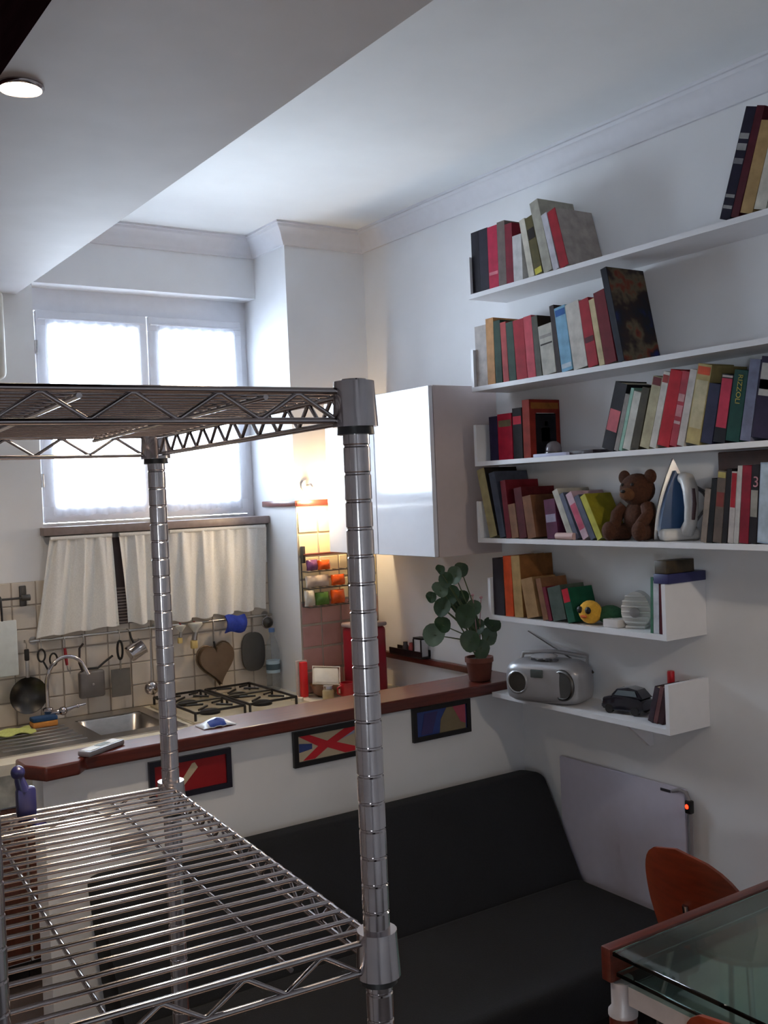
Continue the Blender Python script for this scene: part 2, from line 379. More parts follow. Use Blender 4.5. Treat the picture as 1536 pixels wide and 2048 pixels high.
# sink
t = thing('kitchen_sink', 'stainless steel sink with deep bowl and ribbed drainer', 'sink', (1.28, 4.3, ZT))
def ringbox(b, x0, x1, y0, y1, hx0, hx1, hy0, hy1, z0, z1):
    b.box(x0, hx0, y0, y1, z0, z1).box(hx1, x1, y0, y1, z0, z1).box(hx0, hx1, y0, hy0, z0, z1).box(hx0, hx1, hy1, y1, z0, z1); return b
ringbox(MB(), 0.9, 1.67, 4.04, 4.57, 1.33, 1.62, 4.125, 4.475, ZT+0.0005, ZT+0.006).build('sink_deck', steel, t, world=True)
b = MB(); zb = ZT-0.16
vs = []
def rrect(x0, x1, y0, y1, r, z, n=5):
    out = []
    for cx, cy, a in ((x1-r, y1-r, 0), (x0+r, y1-r, 90), (x0+r, y0+r, 180), (x1-r, y0+r, 270)):
        for i in range(n+1): q = R(a+90*i/n); out.append((cx+r*math.cos(q), cy+r*math.sin(q), z))
    return out
L = [rrect(1.322, 1.628, 4.118, 4.482, 0.05, ZT+0.004), rrect(1.332, 1.618, 4.128, 4.472, 0.05, ZT-0.004), rrect(1.345, 1.605, 4.14, 4.46, 0.05, zb+0.03), rrect(1.37, 1.58, 4.165, 4.435, 0.05, zb)]
n = len(L[0]); vs = [p for r in L for p in r]
fs = [(i*n+j, i*n+(j+1) % n, (i+1)*n+(j+1) % n, (i+1)*n+j) for i in range(3) for j in range(n)]+[tuple(3*n+j for j in range(n))]
MB().add(vs, fs).build('bowl', steel, t, world=True)
MB().lathe([(0.032, 0.0012), (0.03, 0.003), (0.022, 0.002), (0.0, 0.002)], M=TR(1.475, 4.3, zb)).build('drain', dark_steel, t, world=True)
for i in range(6):
    y = 4.11+i*0.062; MB().rbox(0.94, 1.27, y, y+0.022, ZT+0.004, ZT+0.011, 0.003).build('drainer_rib', steel, t, world=True)
# tap
bx, by = 1.222, 4.49
t = thing('kitchen_tap', 'chrome gooseneck kitchen tap behind the sink drainer', 'tap', (bx, by, ZT+0.0062))
z = ZT+0.006
MB().lathe([(0.03, 0), (0.03, 0.012), (0.02, 0.02), (0.018, 0.05), (0.022, 0.055), (0.022, 0.07), (0.012, 0.075)], 18, TR(bx, by, z)).build('tap_base', chrome, t, world=True)
c = (bx+0.085, by-0.012, z+0.20)
pts = [(bx, by, z+0.07), (bx, by, z+0.14), (bx, by-0.002, z+0.19)]+[(c[0]+0.085*math.cos(R(a)), c[1]+0.01*math.cos(R(a)), c[2]+0.085*math.sin(R(a))) for a in range(170, 20, -15)]+[(bx+0.175, by-0.026, z+0.195)]
MB().tube(pts, 0.0085, 10).build('spout', chrome, t, world=True)
b = MB().tube([(bx, by, z+0.045), (bx+0.05, by-0.03, z+0.055), (bx+0.10, by-0.03, z+0.066), (bx+0.155, by-0.03, z+0.072)], [0.012, 0.013, 0.006, 0.005], 8).ball((bx+0.055, by-0.03, z+0.056), 0.019).ball((bx+0.12, by-0.03, z+0.068), 0.009)
b.build('lever', chrome, t, world=True)
# gas hob
t = thing('gas_hob', 'four-burner gas hob with black pan grates beside the sink', 'hob', (2.02, 4.3, ZT))
MB().rbox(1.70, 2.272, 4.04, 4.55, ZT+0.0005, ZT+0.012, 0.004).build('hob_plate', mat('hob_enamel', (196, 184, 160), 0.25, 0.2, var=0.05), t, world=True)
for cx in (1.83, 2.085):
    for cy in (4.17, 4.42):
        bo = MB().lathe([(0.045, 0), (0.045, 0.01), (0.036, 0.016), (0.0, 0.018)], 18, TR(cx, cy, ZT+0.012)).build('burner', black_pl, t, world=True)
    g = MB(); zg = ZT+0.045
    g.tube([(cx-0.115, 4.06, zg), (cx+0.115, 4.06, zg), (cx+0.115, 4.53, zg), (cx-0.115, 4.53, zg)], 0.006, 6, True)
    for sx in (-0.115, 0.115):
        for yy2 in (4.06, 4.53, 4.295): g.cyl((cx+sx, yy2, ZT+0.011), (cx+sx, yy2, zg), 0.006, n=6)
    g.cyl((cx-0.115, 4.295, zg), (cx+0.115, 4.295, zg), 0.005, n=6)
    for cy in (4.17, 4.42):
        for a in range(4):
            q = R(45+90*a); g.tube([(cx+0.09*math.cos(q)*1.25, cy+0.09*math.sin(q), zg+0.002), (cx+0.03*math.cos(q), cy+0.03*math.sin(q), zg+0.006)], 0.005, 6)
    g.build('pan_grate', black_pl, t, world=True)
for i in range(4):
    MB().lathe([(0.018, 0), (0.016, 0.018), (0.0, 0.019)], 14, TR(2.240, 4.10+i*0.05, ZT+0.012)).build('knob', cream, t, world=True)
# wall cabinet on the right wall, doors facing left
t = thing('wall_cabinet', 'glossy white wall cabinet above the corner, left of the bookshelves', 'cabinet', (2.62, 3.72, 1.545))
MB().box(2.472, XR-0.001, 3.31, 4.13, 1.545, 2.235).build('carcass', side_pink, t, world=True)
for a, b in ((3.31, 3.718), (3.722, 4.13)):
    d = MB().rbox(2.45, 2.470, a, b, 1.546, 2.234, 0.002, 1).build('door', gloss_white, t, world=True)
# little warm lamp tucked between cabinet and pillar
t = thing('wall_lamp', 'small warm lamp glowing on the pillar beside the white cabinet', 'lamp', (2.42, YP-0.001, 1.84))
MB().cyl((2.42, YP, 1.86), (2.42, YP-0.015, 1.86), 0.03, n=18).build('wall_plate', white_lam, t, world=True)
MB().tube([(2.42, YP-0.015, 1.86), (2.42, YP-0.05, 1.865), (2.42, YP-0.07, 1.845)], 0.007).build('arm', white_lam, t, world=True)
MB().ball((2.42, YP-0.075, 1.835), 0.022, 0.022, 0.016).build('bulb', mat('warm_bulb', (255, 214, 150), emit=30.0), t, world=True)
light('wall_lamp_light', 'POINT', (2.42, YP-0.11, 1.80), 8.0, (1.0, 0.74, 0.42), shadow_soft_size=0.03)

# ------------------------------------------------------------------ soffit beam and spots
t = solo('ceiling_beam', MB().rbox(0.12, 0.535, -2.4, 4.55, 2.66, 2.7395, 0.004), mat('dark_beam', (26, 13, 16), 0.95, spec=0.0, var=0.25, scale=6, stretch=(12, 1, 12)), 'dark brown wooden beam under the soffit at the upper left', 'beam')
def spot(x, y, label, e, cone=120):
    t = thing('ceiling_spot', label, 'spotlight', (x, y, ZS), group='soffit spotlights')
    MB().lathe([(0.05, 0), (0.05, -0.006), (0.045, -0.01), (0.043, -0.002)], 24, TR(x, y, ZS)).build('trim_ring', chrome, t, world=True)
    MB().lathe([(0.0, -0.012), (0.03, -0.010), (0.043, -0.004), (0.043, -0.0005)], 20, TR(x, y, ZS)).build('bulb', mat('spot_bulb', (255, 226, 190), emit=26.0), t, world=True)
    light('ceiling_spot_light', 'SPOT', (x, y, ZS-0.02), e, (1.0, 0.80, 0.58), spot_size=R(cone), spot_blend=0.9, shadow_soft_size=0.03, to=(x, y, 0))
spot(0.635, 2.31, 'lit recessed spotlight in the soffit beside the dark beam', 60, 100)
spot(0.70, 1.20, 'recessed spotlight in the soffit above the wire rack', 620, 56)
spot(0.635, 3.72, 'added fill spotlight, out of view in the soffit over the kitchen sink side', 34)  # added unseen spot, brightens the kitchen tiles and curtains

# ------------------------------------------------------------------ cafe curtains below the sill
def cafe(x0t, x1t, x0b, x1b, zb0, zb1, label, folds, seed):
    rnd = random.Random(seed)
    t = thing('cafe_curtain', label, 'curtain', ((x0t+x1t)/2, 4.56, min(zb0, zb1)), group='cream cafe curtains under the window sill')
    rows = []; ph = [rnd.uniform(0, 6) for _ in range(3)]
    nR, nC = 16, 70
    for i in range(nR+1):
        u = i/nR; row = []
        for j in range(nC+1):
            v = j/nC; x = (x0t+(x1t-x0t)*v)*(1-u)+(x0b+(x1b-x0b)*v)*u
            zt = 1.668; zb = zb0+(zb1-zb0)*v
            w = (0.006+0.017*u)*math.sin(v*folds*6.28+ph[0]+0.5*math.sin(u*2+ph[1]))+0.004*math.sin(v*folds*15+ph[2])*(1-u*0.6)
            row.append((x+0.004*math.sin(v*folds*12.5+ph[1]+u*3), 4.555+w, zt+(zb-zt)*u+(0.006*math.sin(v*folds*6.28+ph[2]) if i == nR else 0)))
        rows.append(row)
    MB().grid(rows).build('curtain_cloth', linen, t, world=True, angle=80)
    MB().cyl((x0t, 4.555, 1.672), (x1t, 4.555, 1.672), 0.009).build('rod_pocket', linen, t, world=True)
cafe(1.285, 1.560, 1.205, 1.585, 1.245, 1.262, 'leftmost cream cafe curtain, flared at the hem above the scissors', 3.2, 1)
cafe(1.595, 1.80, 1.615, 1.815, 1.262, 1.262, 'narrow cream cafe curtain in the middle, behind the rack post', 2.2, 2)
cafe(1.835, 2.335, 1.84, 2.32, 1.248, 1.27, 'widest cream cafe curtain, on the right above the heart-shaped pan', 4.4, 3)
solo('curtain_rail', MB().cyl((1.262, 4.556, 1.6835), (2.352, 4.556, 1.6835), 0.0035).cyl((1.27, 4.556, 1.6835), (1.27, 4.5935, 1.6835), 0.003).cyl((2.345, 4.556, 1.6835), (2.345, 4.5935, 1.6835), 0.003), black_pl, 'thin dark rail carrying the cafe curtains under the sill', 'rail')
# dark ventilation louvre seen between the curtains
t = thing('vent_grille', 'dark louvred vent panel showing between the cafe curtains', 'vent', (1.58, 4.59, 1.27))
MB().box(1.44, 1.72, 4.586, 4.591, 1.262, 1.66).build('backing', dark_niche, t, world=True)
for i in range(12): MB().box(1.45, 1.71, 4.578, 4.586, 1.268+i*0.014, 1.276+i*0.014).build('slat', mat('slat_grey', (120, 108, 106), 0.5), t, world=True)

# white water heater with rounded corners at the far left, beside the window
q = P(14, 700, y=4.30); zb = P(8, 758, y=4.30).z
t = thing('water_heater', 'white rounded wall unit at the far left edge beside the window', 'water heater', (q.x-0.2, 4.45, zb))
MB().rbox(q.x-0.42, q.x, 4.30, 4.598, zb, 2.70, 0.028, 4).build('casing', mat('heater_white', (222, 220, 212), 0.35), t, world=True)
MB().rbox(q.x-0.30, q.x-0.12, 4.296, 4.302, zb+0.05, zb+0.11, 0.002, 1).build('control_panel', mat('panel_grey', (150, 150, 152), 0.4), t, world=True)
MB().cyl((q.x-0.21, 4.45, zb), (q.x-0.21, 4.45, zb-0.06), 0.012).build('pipe_stub', steel, t, world=True)

# ================================================================== WIRE RACK (front right)
A = R(4.36); px0 = (0.510, 0.804); RW, RL = 0.338, 0.618
rack = thing('wire_rack', 'tall chrome wire shelving rack standing in the foreground', 'rack', (px0[0], px0[1], 0), (0, 0, -A))
post = MB(); prof = [(0.0115, 0.0), (0.0125, 0.004)]
z = 0.03
while z < 1.9:
    prof += [(0.0127, z), (0.0117, z+0.0012), (0.0117, z+0.0024), (0.0127, z+0.0036)]; z += 0.0254
prof += [(0.0127, 1.915), (0.0115, 1.922), (0.0, 1.922)]
post.lathe(prof, 18); pm = post.mesh('post', chrome, angle=24)
foot = MB().lathe([(0.016, 0.0), (0.018, 0.006), (0.012, 0.02), (0.0, 0.02)], 14, ).mesh('foot', black_pl)
for x, y in ((0, 0), (-RW, 0), (0, RL), (-RW, RL)):
    p = bpy.data.objects.new('post', pm); COL.objects.link(p); p.parent = rack; p.location = (x, y, 0.002)
    f = bpy.data.objects.new('foot', foot); COL.objects.link(f); f.parent = p; f.location = (0, 0, -0.002)
def zig(b, a, c, ztop, zbot, n, r=0.0023):
    a = Vector(a); c = Vector(c); pts = []
    for i in range(2*n+1):
        p = a.lerp(c, i/(2*n)); zz = ztop if i % 2 else zbot; pts.append((p.x, p.y, zz))
    fine = []
    for i in range(len(pts)-1):
        u, w = Vector(pts[i]), Vector(pts[i+1]); fine += [u.lerp(w, 0.06), u.lerp(w, 0.94)]
    b.tube(fine, r, 6)
wire_m = MB().tube([(0.004, 0, -0.004), (-0.001, 0, 0), (-RW+0.001, 0, 0), (-RW-0.004, 0, -0.004)], 0.0025, 8).mesh('shelf_wire', chrome)
coll_m = MB().lathe([(0.0129, 0.0), (0.0212, 0.0), (0.0188, 0.042), (0.0129, 0.042)], 20).mesh('collar', chrome)
ring_m = MB().lathe([(0.0129, -0.007), (0.0175, -0.007), (0.0165, 0.004), (0.0129, 0.004)], 18).mesh('sleeve_ring', black_pl)
def wire_shelf(zt, lab):
    s = bpy.data.objects.new('wire_shelf', MB().tube([(-0.018, 0, zt-0.001), (-RW+0.018, 0, zt-0.001)], 0.0032, 8).tube([(-0.018, RL, zt-0.001), (-RW+0.018, RL, zt-0.001)], 0.0032, 8)
        .tube([(0, 0.018, zt-0.003), (0, RL-0.018, zt-0.003)], 0.0036, 8).tube([(-RW, 0.018, zt-0.003), (-RW, RL-0.018, zt-0.003)], 0.0036, 8)
        .tube([(-0.018, 0, zt-0.028), (-RW+0.018, 0, zt-0.028)], 0.003, 8).tube([(-0.018, RL, zt-0.028), (-RW+0.018, RL, zt-0.028)], 0.003, 8)
        .tube([(0, 0.018, zt-0.028), (0, RL-0.018, zt-0.028)], 0.003, 8).tube([(-RW, 0.018, zt-0.028), (-RW, RL-0.018, zt-0.028)], 0.003, 8).mesh('wire_shelf', chrome))
    COL.objects.link(s); s.parent = rack; s['label'] = lab
    for (a, c, n) in (((-0.02, 0, 0), (-RW+0.02, 0, 0), 4), ((-0.02, RL, 0), (-RW+0.02, RL, 0), 4), ((0, 0.02, 0), (0, RL-0.02, 0), 11), ((-RW, 0.02, 0), (-RW, RL-0.02, 0), 11)):
        b = MB(); zig(b, a, c, zt-0.003, zt-0.027, n); b.build('zigzag_brace', chrome, s)
    for sx in (-0.088, -0.250):
        MB().tube([(sx, 0, zt-0.007), (sx, RL, zt-0.007)], 0.0026, 6).build('stringer', chrome, s)
    for i in range(23):
        w = bpy.data.objects.new('shelf_wire', wire_m); COL.objects.link(w); w.parent = s; w.location = (0, 0.024+i*(RL-0.048)/22, zt)
    for x, y in ((0, 0), (-RW, 0), (0, RL), (-RW, RL)):
        for me, nm in ((coll_m, 'collar'), (ring_m, 'sleeve_ring')):
            c = bpy.data.objects.new(nm, me); COL.objects.link(c); c.parent = s; c.location = (x, y, zt-0.034)
wire_shelf(1.914, 'upper wire shelf')
wire_shelf(1.404, 'lower wire shelf')
# blue clamp on the back edge of the lower shelf
bp = mat('navy_plastic', (22, 22, 66), 0.35)
c0 = Matrix.Translation((px0[0], px0[1], 0)) @ Matrix.Rotation(-A, 4, 'Z') @ Vector((-0.203, RL, 1.404))
t = thing('plastic_clamp', 'dark blue plastic clamp gripping the back edge of the lower wire shelf', 'clamp', tuple(c0))
MB().rbox(-0.012, 0.014, -0.008, 0.008, -0.012, 0.035, 0.005).build('jaw', bp, t)
MB().tube([(-0.002, 0, 0.03), (-0.006, 0, 0.045), (-0.007, 0, 0.052)], [0.009, 0.007, 0.006], 10).build('screw', bp, t)
MB().ball((-0.008, 0, 0.056), 0.0095).build('knob', bp, t)
MB().tube([(0.006, 0, -0.008), (0.012, -0.012, -0.018), (0.022, -0.012, -0.014)], 0.0055, 8).build('lower_jaw', bp, t)

# ================================================================== SOFA
t = thing('sofa_bed', 'low dark charcoal sofa bed against the white partition', 'sofa', (1.83, 2.7, 0))
def cushion(x0, x1, th, prof, name):
    # prof: closed outline in (y, z), extruded along x with rounded ends
    b = MB(); n = len(prof); cy = sum(p[0] for p in prof)/n; cz = sum(p[1] for p in prof)/n
    secs = [(x0, 0.90), (x0+0.012, 0.965), (x0+0.035, 1.0), (x1-0.035, 1.0), (x1-0.012, 0.965), (x1, 0.90)]
    vs = []
    for x, k in secs:
        for (y, z) in prof: vs.append((x, cy+(y-cy)*(1-(1-k)*0.5), cz+(z-cz)*(1-(1-k)*0.5)))
    fs = [(i*n+j, i*n+(j+1) % n, (i+1)*n+(j+1) % n, (i+1)*n+j) for i in range(len(secs)-1) for j in range(n)]
    fs += [tuple(range(n-1, -1, -1)), tuple((len(secs)-1)*n+j for j in range(n))]
    return b.add(vs, fs).build(name, fabric, t, world=True, angle=60)
def rounded(pts, r=0.03, n=4):
    out = []; k = len(pts)
    for i in range(k):
        p = Vector(pts[i]); a = (Vector(pts[i-1])-p).normalized(); b = (Vector(pts[(i+1) % k])-p).normalized()
        s, e = p+a*r, p+b*r
        for j in range(n+1):
            u = j/n; q = s*(1-u)**2+p*2*u*(1-u)+e*u*u; out.append((q.x, q.y))
    return out
cushion(0.955, 2.755, 0, rounded([(2.80, 0.19), (3.06, 0.68), (3.18, 0.67), (3.0, 0.17)], 0.03), 'back_cushion')
cushion(0.955, 2.715, 0, rounded([(2.26, 0.16), (2.26, 0.32), (2.86, 0.325), (2.90, 0.16)], 0.035), 'seat_cushion')
MB().box(1.0, 2.7, 2.32, 3.0, 0.1, 0.165).build('base_frame', black_pl, t, world=True)
for x in (1.05, 2.65):
    for y in (2.37, 2.94): MB().cyl((x, y, 0), (x, y, 0.105), 0.018, 0.024).build('leg', black_pl, t, world=True)

# ================================================================== PANEL HEATER
t = thing('panel_heater', 'flat pale lavender panel heater on the wall under the bookshelves', 'heater', (2.78, 2.66, 0.12))
MB().rbox(2.775, 2.790, 2.37, 2.985, 0.12, 0.752, 0.004).build('panel', mat('lavender_panel', (196, 194, 212), 0.5, var=0.02), t, world=True)
MB().box(2.789, 2.7995, 2.45, 2.5, 0.3, 0.36).box(2.789, 2.7995, 2.85, 2.9, 0.3, 0.36).box(2.789, 2.7995, 2.45, 2.5, 0.6, 0.66).box(2.789, 2.7995, 2.85, 2.9, 0.6, 0.66).build('bracket', white_lam, t, world=True)
b = MB().tube([(2.779, 2.425, 0.735), (2.774, 2.39, 0.748), (2.774, 2.362, 0.745), (2.778, 2.35, 0.71), (2.778, 2.35, 0.2)], 0.007, 8)
b.build('cable', mat('grey_cable', (150, 146, 152), 0.5), t, world=True)
sw = MB().rbox(2.764, 2.786, 2.338, 2.362, 0.675, 0.72, 0.004).build('switch', black_pl, t, world=True)
MB().ball((2.764, 2.352, 0.70), 0.004, 0.007, 0.008).build('indicator_light', mat('red_led', (255, 40, 16), emit=6.0), sw, world=False).location = -Vector(t['base'])
MB().rbox(2.7735, 2.7752, 2.43, 2.475, 0.728, 0.738, 0.0005).build('maker_plate', mat('dark_plate', (60, 60, 66)), t, world=True)

# ================================================================== GLASS TABLE AND CHAIRS
ply = mat('orange_plywood', (124, 48, 24), 0.35, var=0.2, scale=7, stretch=(2, 2, 10), coat=0.2)
tglass = mat('green_table_glass', (206, 236, 226), 0.03, var=0.01, trans=1.0)
tx0, tx1, ty0, ty1, tz = 1.690, 2.70, 0.85, 1.700, 0.75
t = thing('glass_table', 'glass dining table with red-brown wooden rails at lower right', 'table', (2.2, 1.28, 0))
for y in (ty1-0.03, ty0):
    MB().rbox(tx0-0.005, tx1, y, y+0.03, tz-0.075, tz+0.004, 0.004).build('side_rail', wood_red, t, world=True)
MB().rbox(tx0, tx1-0.01, ty0+0.031, ty1-0.031, tz-0.012, tz-0.001, 0.002, 1).build('glass_top', tglass, t, world=True)
MB().rbox(tx0+0.01, tx1-0.02, ty0+0.031, ty1-0.031, tz-0.062, tz-0.052, 0.002, 1).build('glass_leaf', tglass, t, world=True)
for x in (tx0+0.03, tx1-0.04):
    for y in (ty0+0.03, ty1-0.03):
        MB().cyl((x, y, 0), (x, y, tz-0.155), 0.032, n=20).build('leg', wood_red, t, world=True)
        MB().lathe([(0.034, 0), (0.034, 0.01), (0.026, 0.02), (0.026, 0.079)], 18, TR(x, y, tz-0.155)).build('leg_collar', mat('pale_metal', (196, 192, 196), 0.4, 0.3), t, world=True)
    MB().box(x-0.012, x+0.012, ty0+0.06, ty1-0.06, tz-0.12, tz-0.0765).build('cross_rail', mat('pale_metal', (196, 192, 196), 0.4, 0.3), t, world=True)
def ply_chair(loc, rz, label):
    t = thing('plywood_chair', label, 'chair', loc, (0, 0, rz), group='orange plywood chairs at the glass table')
    # local: faces -y, backrest at y = +0.22
    rows = []
    hh, ww = 0.31, 0.19
    for side in (0,):
        for i in range(15):
            v = i/14; z = 0.46+hh*v; wd = ww*(max(0.0, 1-(abs(v-0.30)/0.70)**2.6) if v > 0.30 else (0.72+0.28*(v/0.30)))**0.5
            row = []
            for j in range(13):
                u = -1+2*j/12; x = wd*u; row.append((x, 0.19+0.07*v-0.05*(x/ww)**2, z))
            rows.append(row)
    MB().grid(rows, (0, 0.011, 0)).build('backrest', ply, t, angle=60)
    o = MB(); pl = []
    for i in range(28):
        q = 2*math.pi*i/28; pl.append((0.2*abs(math.cos(q))**0.7*(1 if math.cos(q) > 0 else -1), 0.2*abs(math.sin(q))**0.7*(1 if math.sin(q) > 0 else -1)))
    o.prism(pl, 0.44, 0.453).build('seat', ply, t)
    MB().tube([(0, 0.16, 0.436), (0, 0.2, 0.44), (0, 0.225, 0.52), (0, 0.235, 0.6)], 0.01, 8).build('back_support', chrome, t)
    for sx in (-1, 1):
        for sy in (-1, 1):
            MB().tube([(sx*0.13, sy*0.13, 0.44), (sx*0.17, sy*0.17, 0.22), (sx*0.19, sy*0.19, 0)], 0.009, 8).build('leg', chrome, t)
ply_chair((2.535, 1.975, 0), R(90), 'orange plywood chair with rounded back between the glass table and the sofa')
ply_chair((1.87, 1.27, 0), R(90), 'orange plywood chair tucked under the near left end of the glass table')

# added pendant over the table, out of view, warm fill for the lower wall
lx, ly, lz = 2.22, 0.98, 1.98
t = thing('fill_pendant', 'added white cone pendant, out of view over the glass table, giving warm fill light', 'lamp', (lx, ly, lz))
MB().lathe([(0.15, 0.0), (0.148, 0.003), (0.06, 0.14), (0.03, 0.165), (0.012, 0.17), (0.012, 0.165), (0.028, 0.158), (0.056, 0.135), (0.144, 0.0)], 28).build('shade', mat('fill_pendant_shade', (226, 222, 214), 0.5), t)
MB().ball((0, 0, 0.06), 0.032).build('bulb', mat('fill_pendant_bulb', (255, 226, 190), emit=12.0), t)
MB().cyl((0, 0, 0.168), (0, 0, ZC-lz-0.02), 0.003, n=8).build('cord', black_pl, t)
MB().lathe([(0.0, ZC-lz), (0.05, ZC-lz), (0.045, ZC-lz-0.022), (0.0, ZC-lz-0.024)], 20).build('ceiling_rose', white_lam, t)
light('fill_pendant_light', 'POINT', (lx, ly, lz+0.015), 60.0, (1.0, 0.82, 0.62), shadow_soft_size=0.035)  # added fill light inside the unseen pendant

# ================================================================== BOOKSHELVES
XF = 2.60
TH = 0.018
SH = [2.568, 2.200, 1.903, 1.598, 1.294, 0.985]     # undersides
TOPZ = [z+TH for z in SH]
names = ['top', 'second', 'third', 'fourth', 'fifth', 'lowest']
YL = [3.22, 3.22, 3.22, 3.22, 3.17, 3.17]; YR = [1.40, 1.40, 1.40, 1.40, 2.27, 2.27]
labs = ['long white wall shelf, highest of the six', 'long white wall shelf, second from the top, with the leaning atlas', 'long white wall shelf, third from the top',
        'long white wall shelf with the teddy bear and the iron', 'short white wall shelf with the yellow toy turtle', 'short white wall shelf with the silver radio, lowest of the six']
for i in range(6):
    z = SH[i]
    t = thing('wall_shelf', labs[i], 'shelf', (XF+0.1, (YL[i]+YR[i])/2, z), group='white wall shelves')
    MB().box(XF, XR-0.001, YR[i], YL[i], z, z+TH).build('shelf_board', white_lam, t, world=True)
    if i < 5: MB().box(XF, XR-0.001, YL[i]-0.016, YL[i], z+TH+0.0002, z+0.165).build('end_panel', white_lam, t, world=True)
    if i >= 4:
        MB().box(XF, XR-0.001, YR[i], YR[i]+0.016, z+TH+0.0002, z+(0.185 if i == 4 else 0.165)).build('end_panel', white_lam, t, world=True)
    if i == 5:
        MB().prism([(XR-0.001, z-0.0002), (XR-0.001, z-0.11), (XR-0.02, z-0.11), (XR-0.15, z-0.0002)], 2.52, 2.535, 'y').build('bracket', white_lam, t, world=True)
    if i < 4:
        MB().box(XF, XR-0.001, YR[i], YR[i]+0.016, z+TH+0.0002, z+0.165).build('end_panel', white_lam, t, world=True)

BC = {}
def bmat(rgb, rough=0.45):
    k = 'cover_%d_%d_%d' % tuple(rgb)
    return mat(k, [c*0.94 for c in rgb], 0.65, var=0.2, scale=26, bump=0.05, spec=0.15)
def atlas_m():
    M = mat('atlas_cover', (40, 40, 50), 0.45, scale=9.0, spec=0.2)
    for nd in M.node_tree.nodes:
        if nd.type == 'VALTORGB':
            e = nd.color_ramp.elements; e[0].position = 0.28; e[1].position = 0.75
            e[0].color = [lin(c) for c in (28, 40, 92)]+[1]; e[1].color = [lin(c) for c in (34, 46, 110)]+[1]
            for p, c in ((0.40, (34, 36, 44)), (0.50, (52, 38, 36)), (0.57, (104, 92, 72)), (0.62, (120, 52, 34)), (0.67, (40, 34, 46))):
                k = e.new(p); k.color = [lin(v) for v in c]+[1]
    return M
def place_book(row, xs, y, z, th, t, h, d, rgb, label, face=None, band=None, text=None, group=None, hard=True, pivot='L'):
    """y: pivot foot; th: lean (+ leans towards the far left end); t, h, d: thickness, height, depth"""
    o = thing('book', label, 'book', (xs, y, z), (-th, 0, 0), group)
    s = -1 if pivot == 'L' else 1                          # body runs to -y from a left foot, to +y from a right foot
    b = min(0.0025, t*0.2); ins = 0.004 if hard else 0.0
    def bx(m, xa, xb, ya, yb, za, zb): ya, yb = sorted((s*ya, s*yb)); return m.box(xa, xb, ya, yb, za, zb)
    near = (t-b, t) if pivot == 'L' else (0, b)            # the board that faces -y, towards the camera
    far = (0, b) if pivot == 'L' else (t-b, t)
    m = MB(); bx(m, 0, b, 0, t, 0, h); bx(m, b, d, far[0], far[1], 0, h)
    if face is None: bx(m, b, d, near[0], near[1], 0, h)
    m.build('cover', bmat(rgb), o)
    m = MB(); bx(m, b, d-ins-0.001, b, t-b, ins, h-ins); m.build('pages', paper, o)
    if face is not None:
        m = MB(); bx(m, b, d, near[0], near[1], 0, h); fc = m.build('front_cover', atlas_m() if face[0] == 'atlas' else bmat(face[0]), o)
        for (u0, u1, w0, w1, c) in face[1:]:
            e = 0.0006; ya, yb = (t, t+e) if pivot == 'L' else (-e, 0)
            m = MB(); bx(m, b+(d-b)*u0, b+(d-b)*u1, ya, yb, h*w0, h*w1); m.build('cover_print', bmat(c), fc)
    for (w0, w1, c) in (band or []):
        m = MB(); bx(m, -0.0006, 0, t*0.06, t*0.94, h*w0, h*w1); m.build('spine_print', bmat(c), o)
    if text:
        txt, w0, size, c = text
        cu = bpy.data.curves.new('lettering', 'FONT'); cu.body = txt; cu.size = size; cu.extrude = 0.0002; cu.align_x = 'LEFT'; cu.align_y = 'CENTER'
        q = bpy.data.objects.new('lettering', cu); COL.objects.link(q)
        me = bpy.data.meshes.new_from_object(q.evaluated_get(bpy.context.evaluated_depsgraph_get())); bpy.data.objects.remove(q)
        me.materials.append(bmat(c)); q = bpy.data.objects.new('spine_lettering', me); COL.objects.link(q); q.parent = o
        # text x axis runs up or down the spine; normal towards -x
        q.matrix_local = Matrix(((0, 0, -1, -0.0009), (0, -1, 0, s*t/2), (-1, 0, 0, h*w0), (0, 0, 0, 1))) if txt != '3' else Matrix(((0, 0, -1, -0.0009), (-1, 0, 0, s*t/2+0.008), (0, 1, 0, h*w0), (0, 0, 0, 1)))
    return o
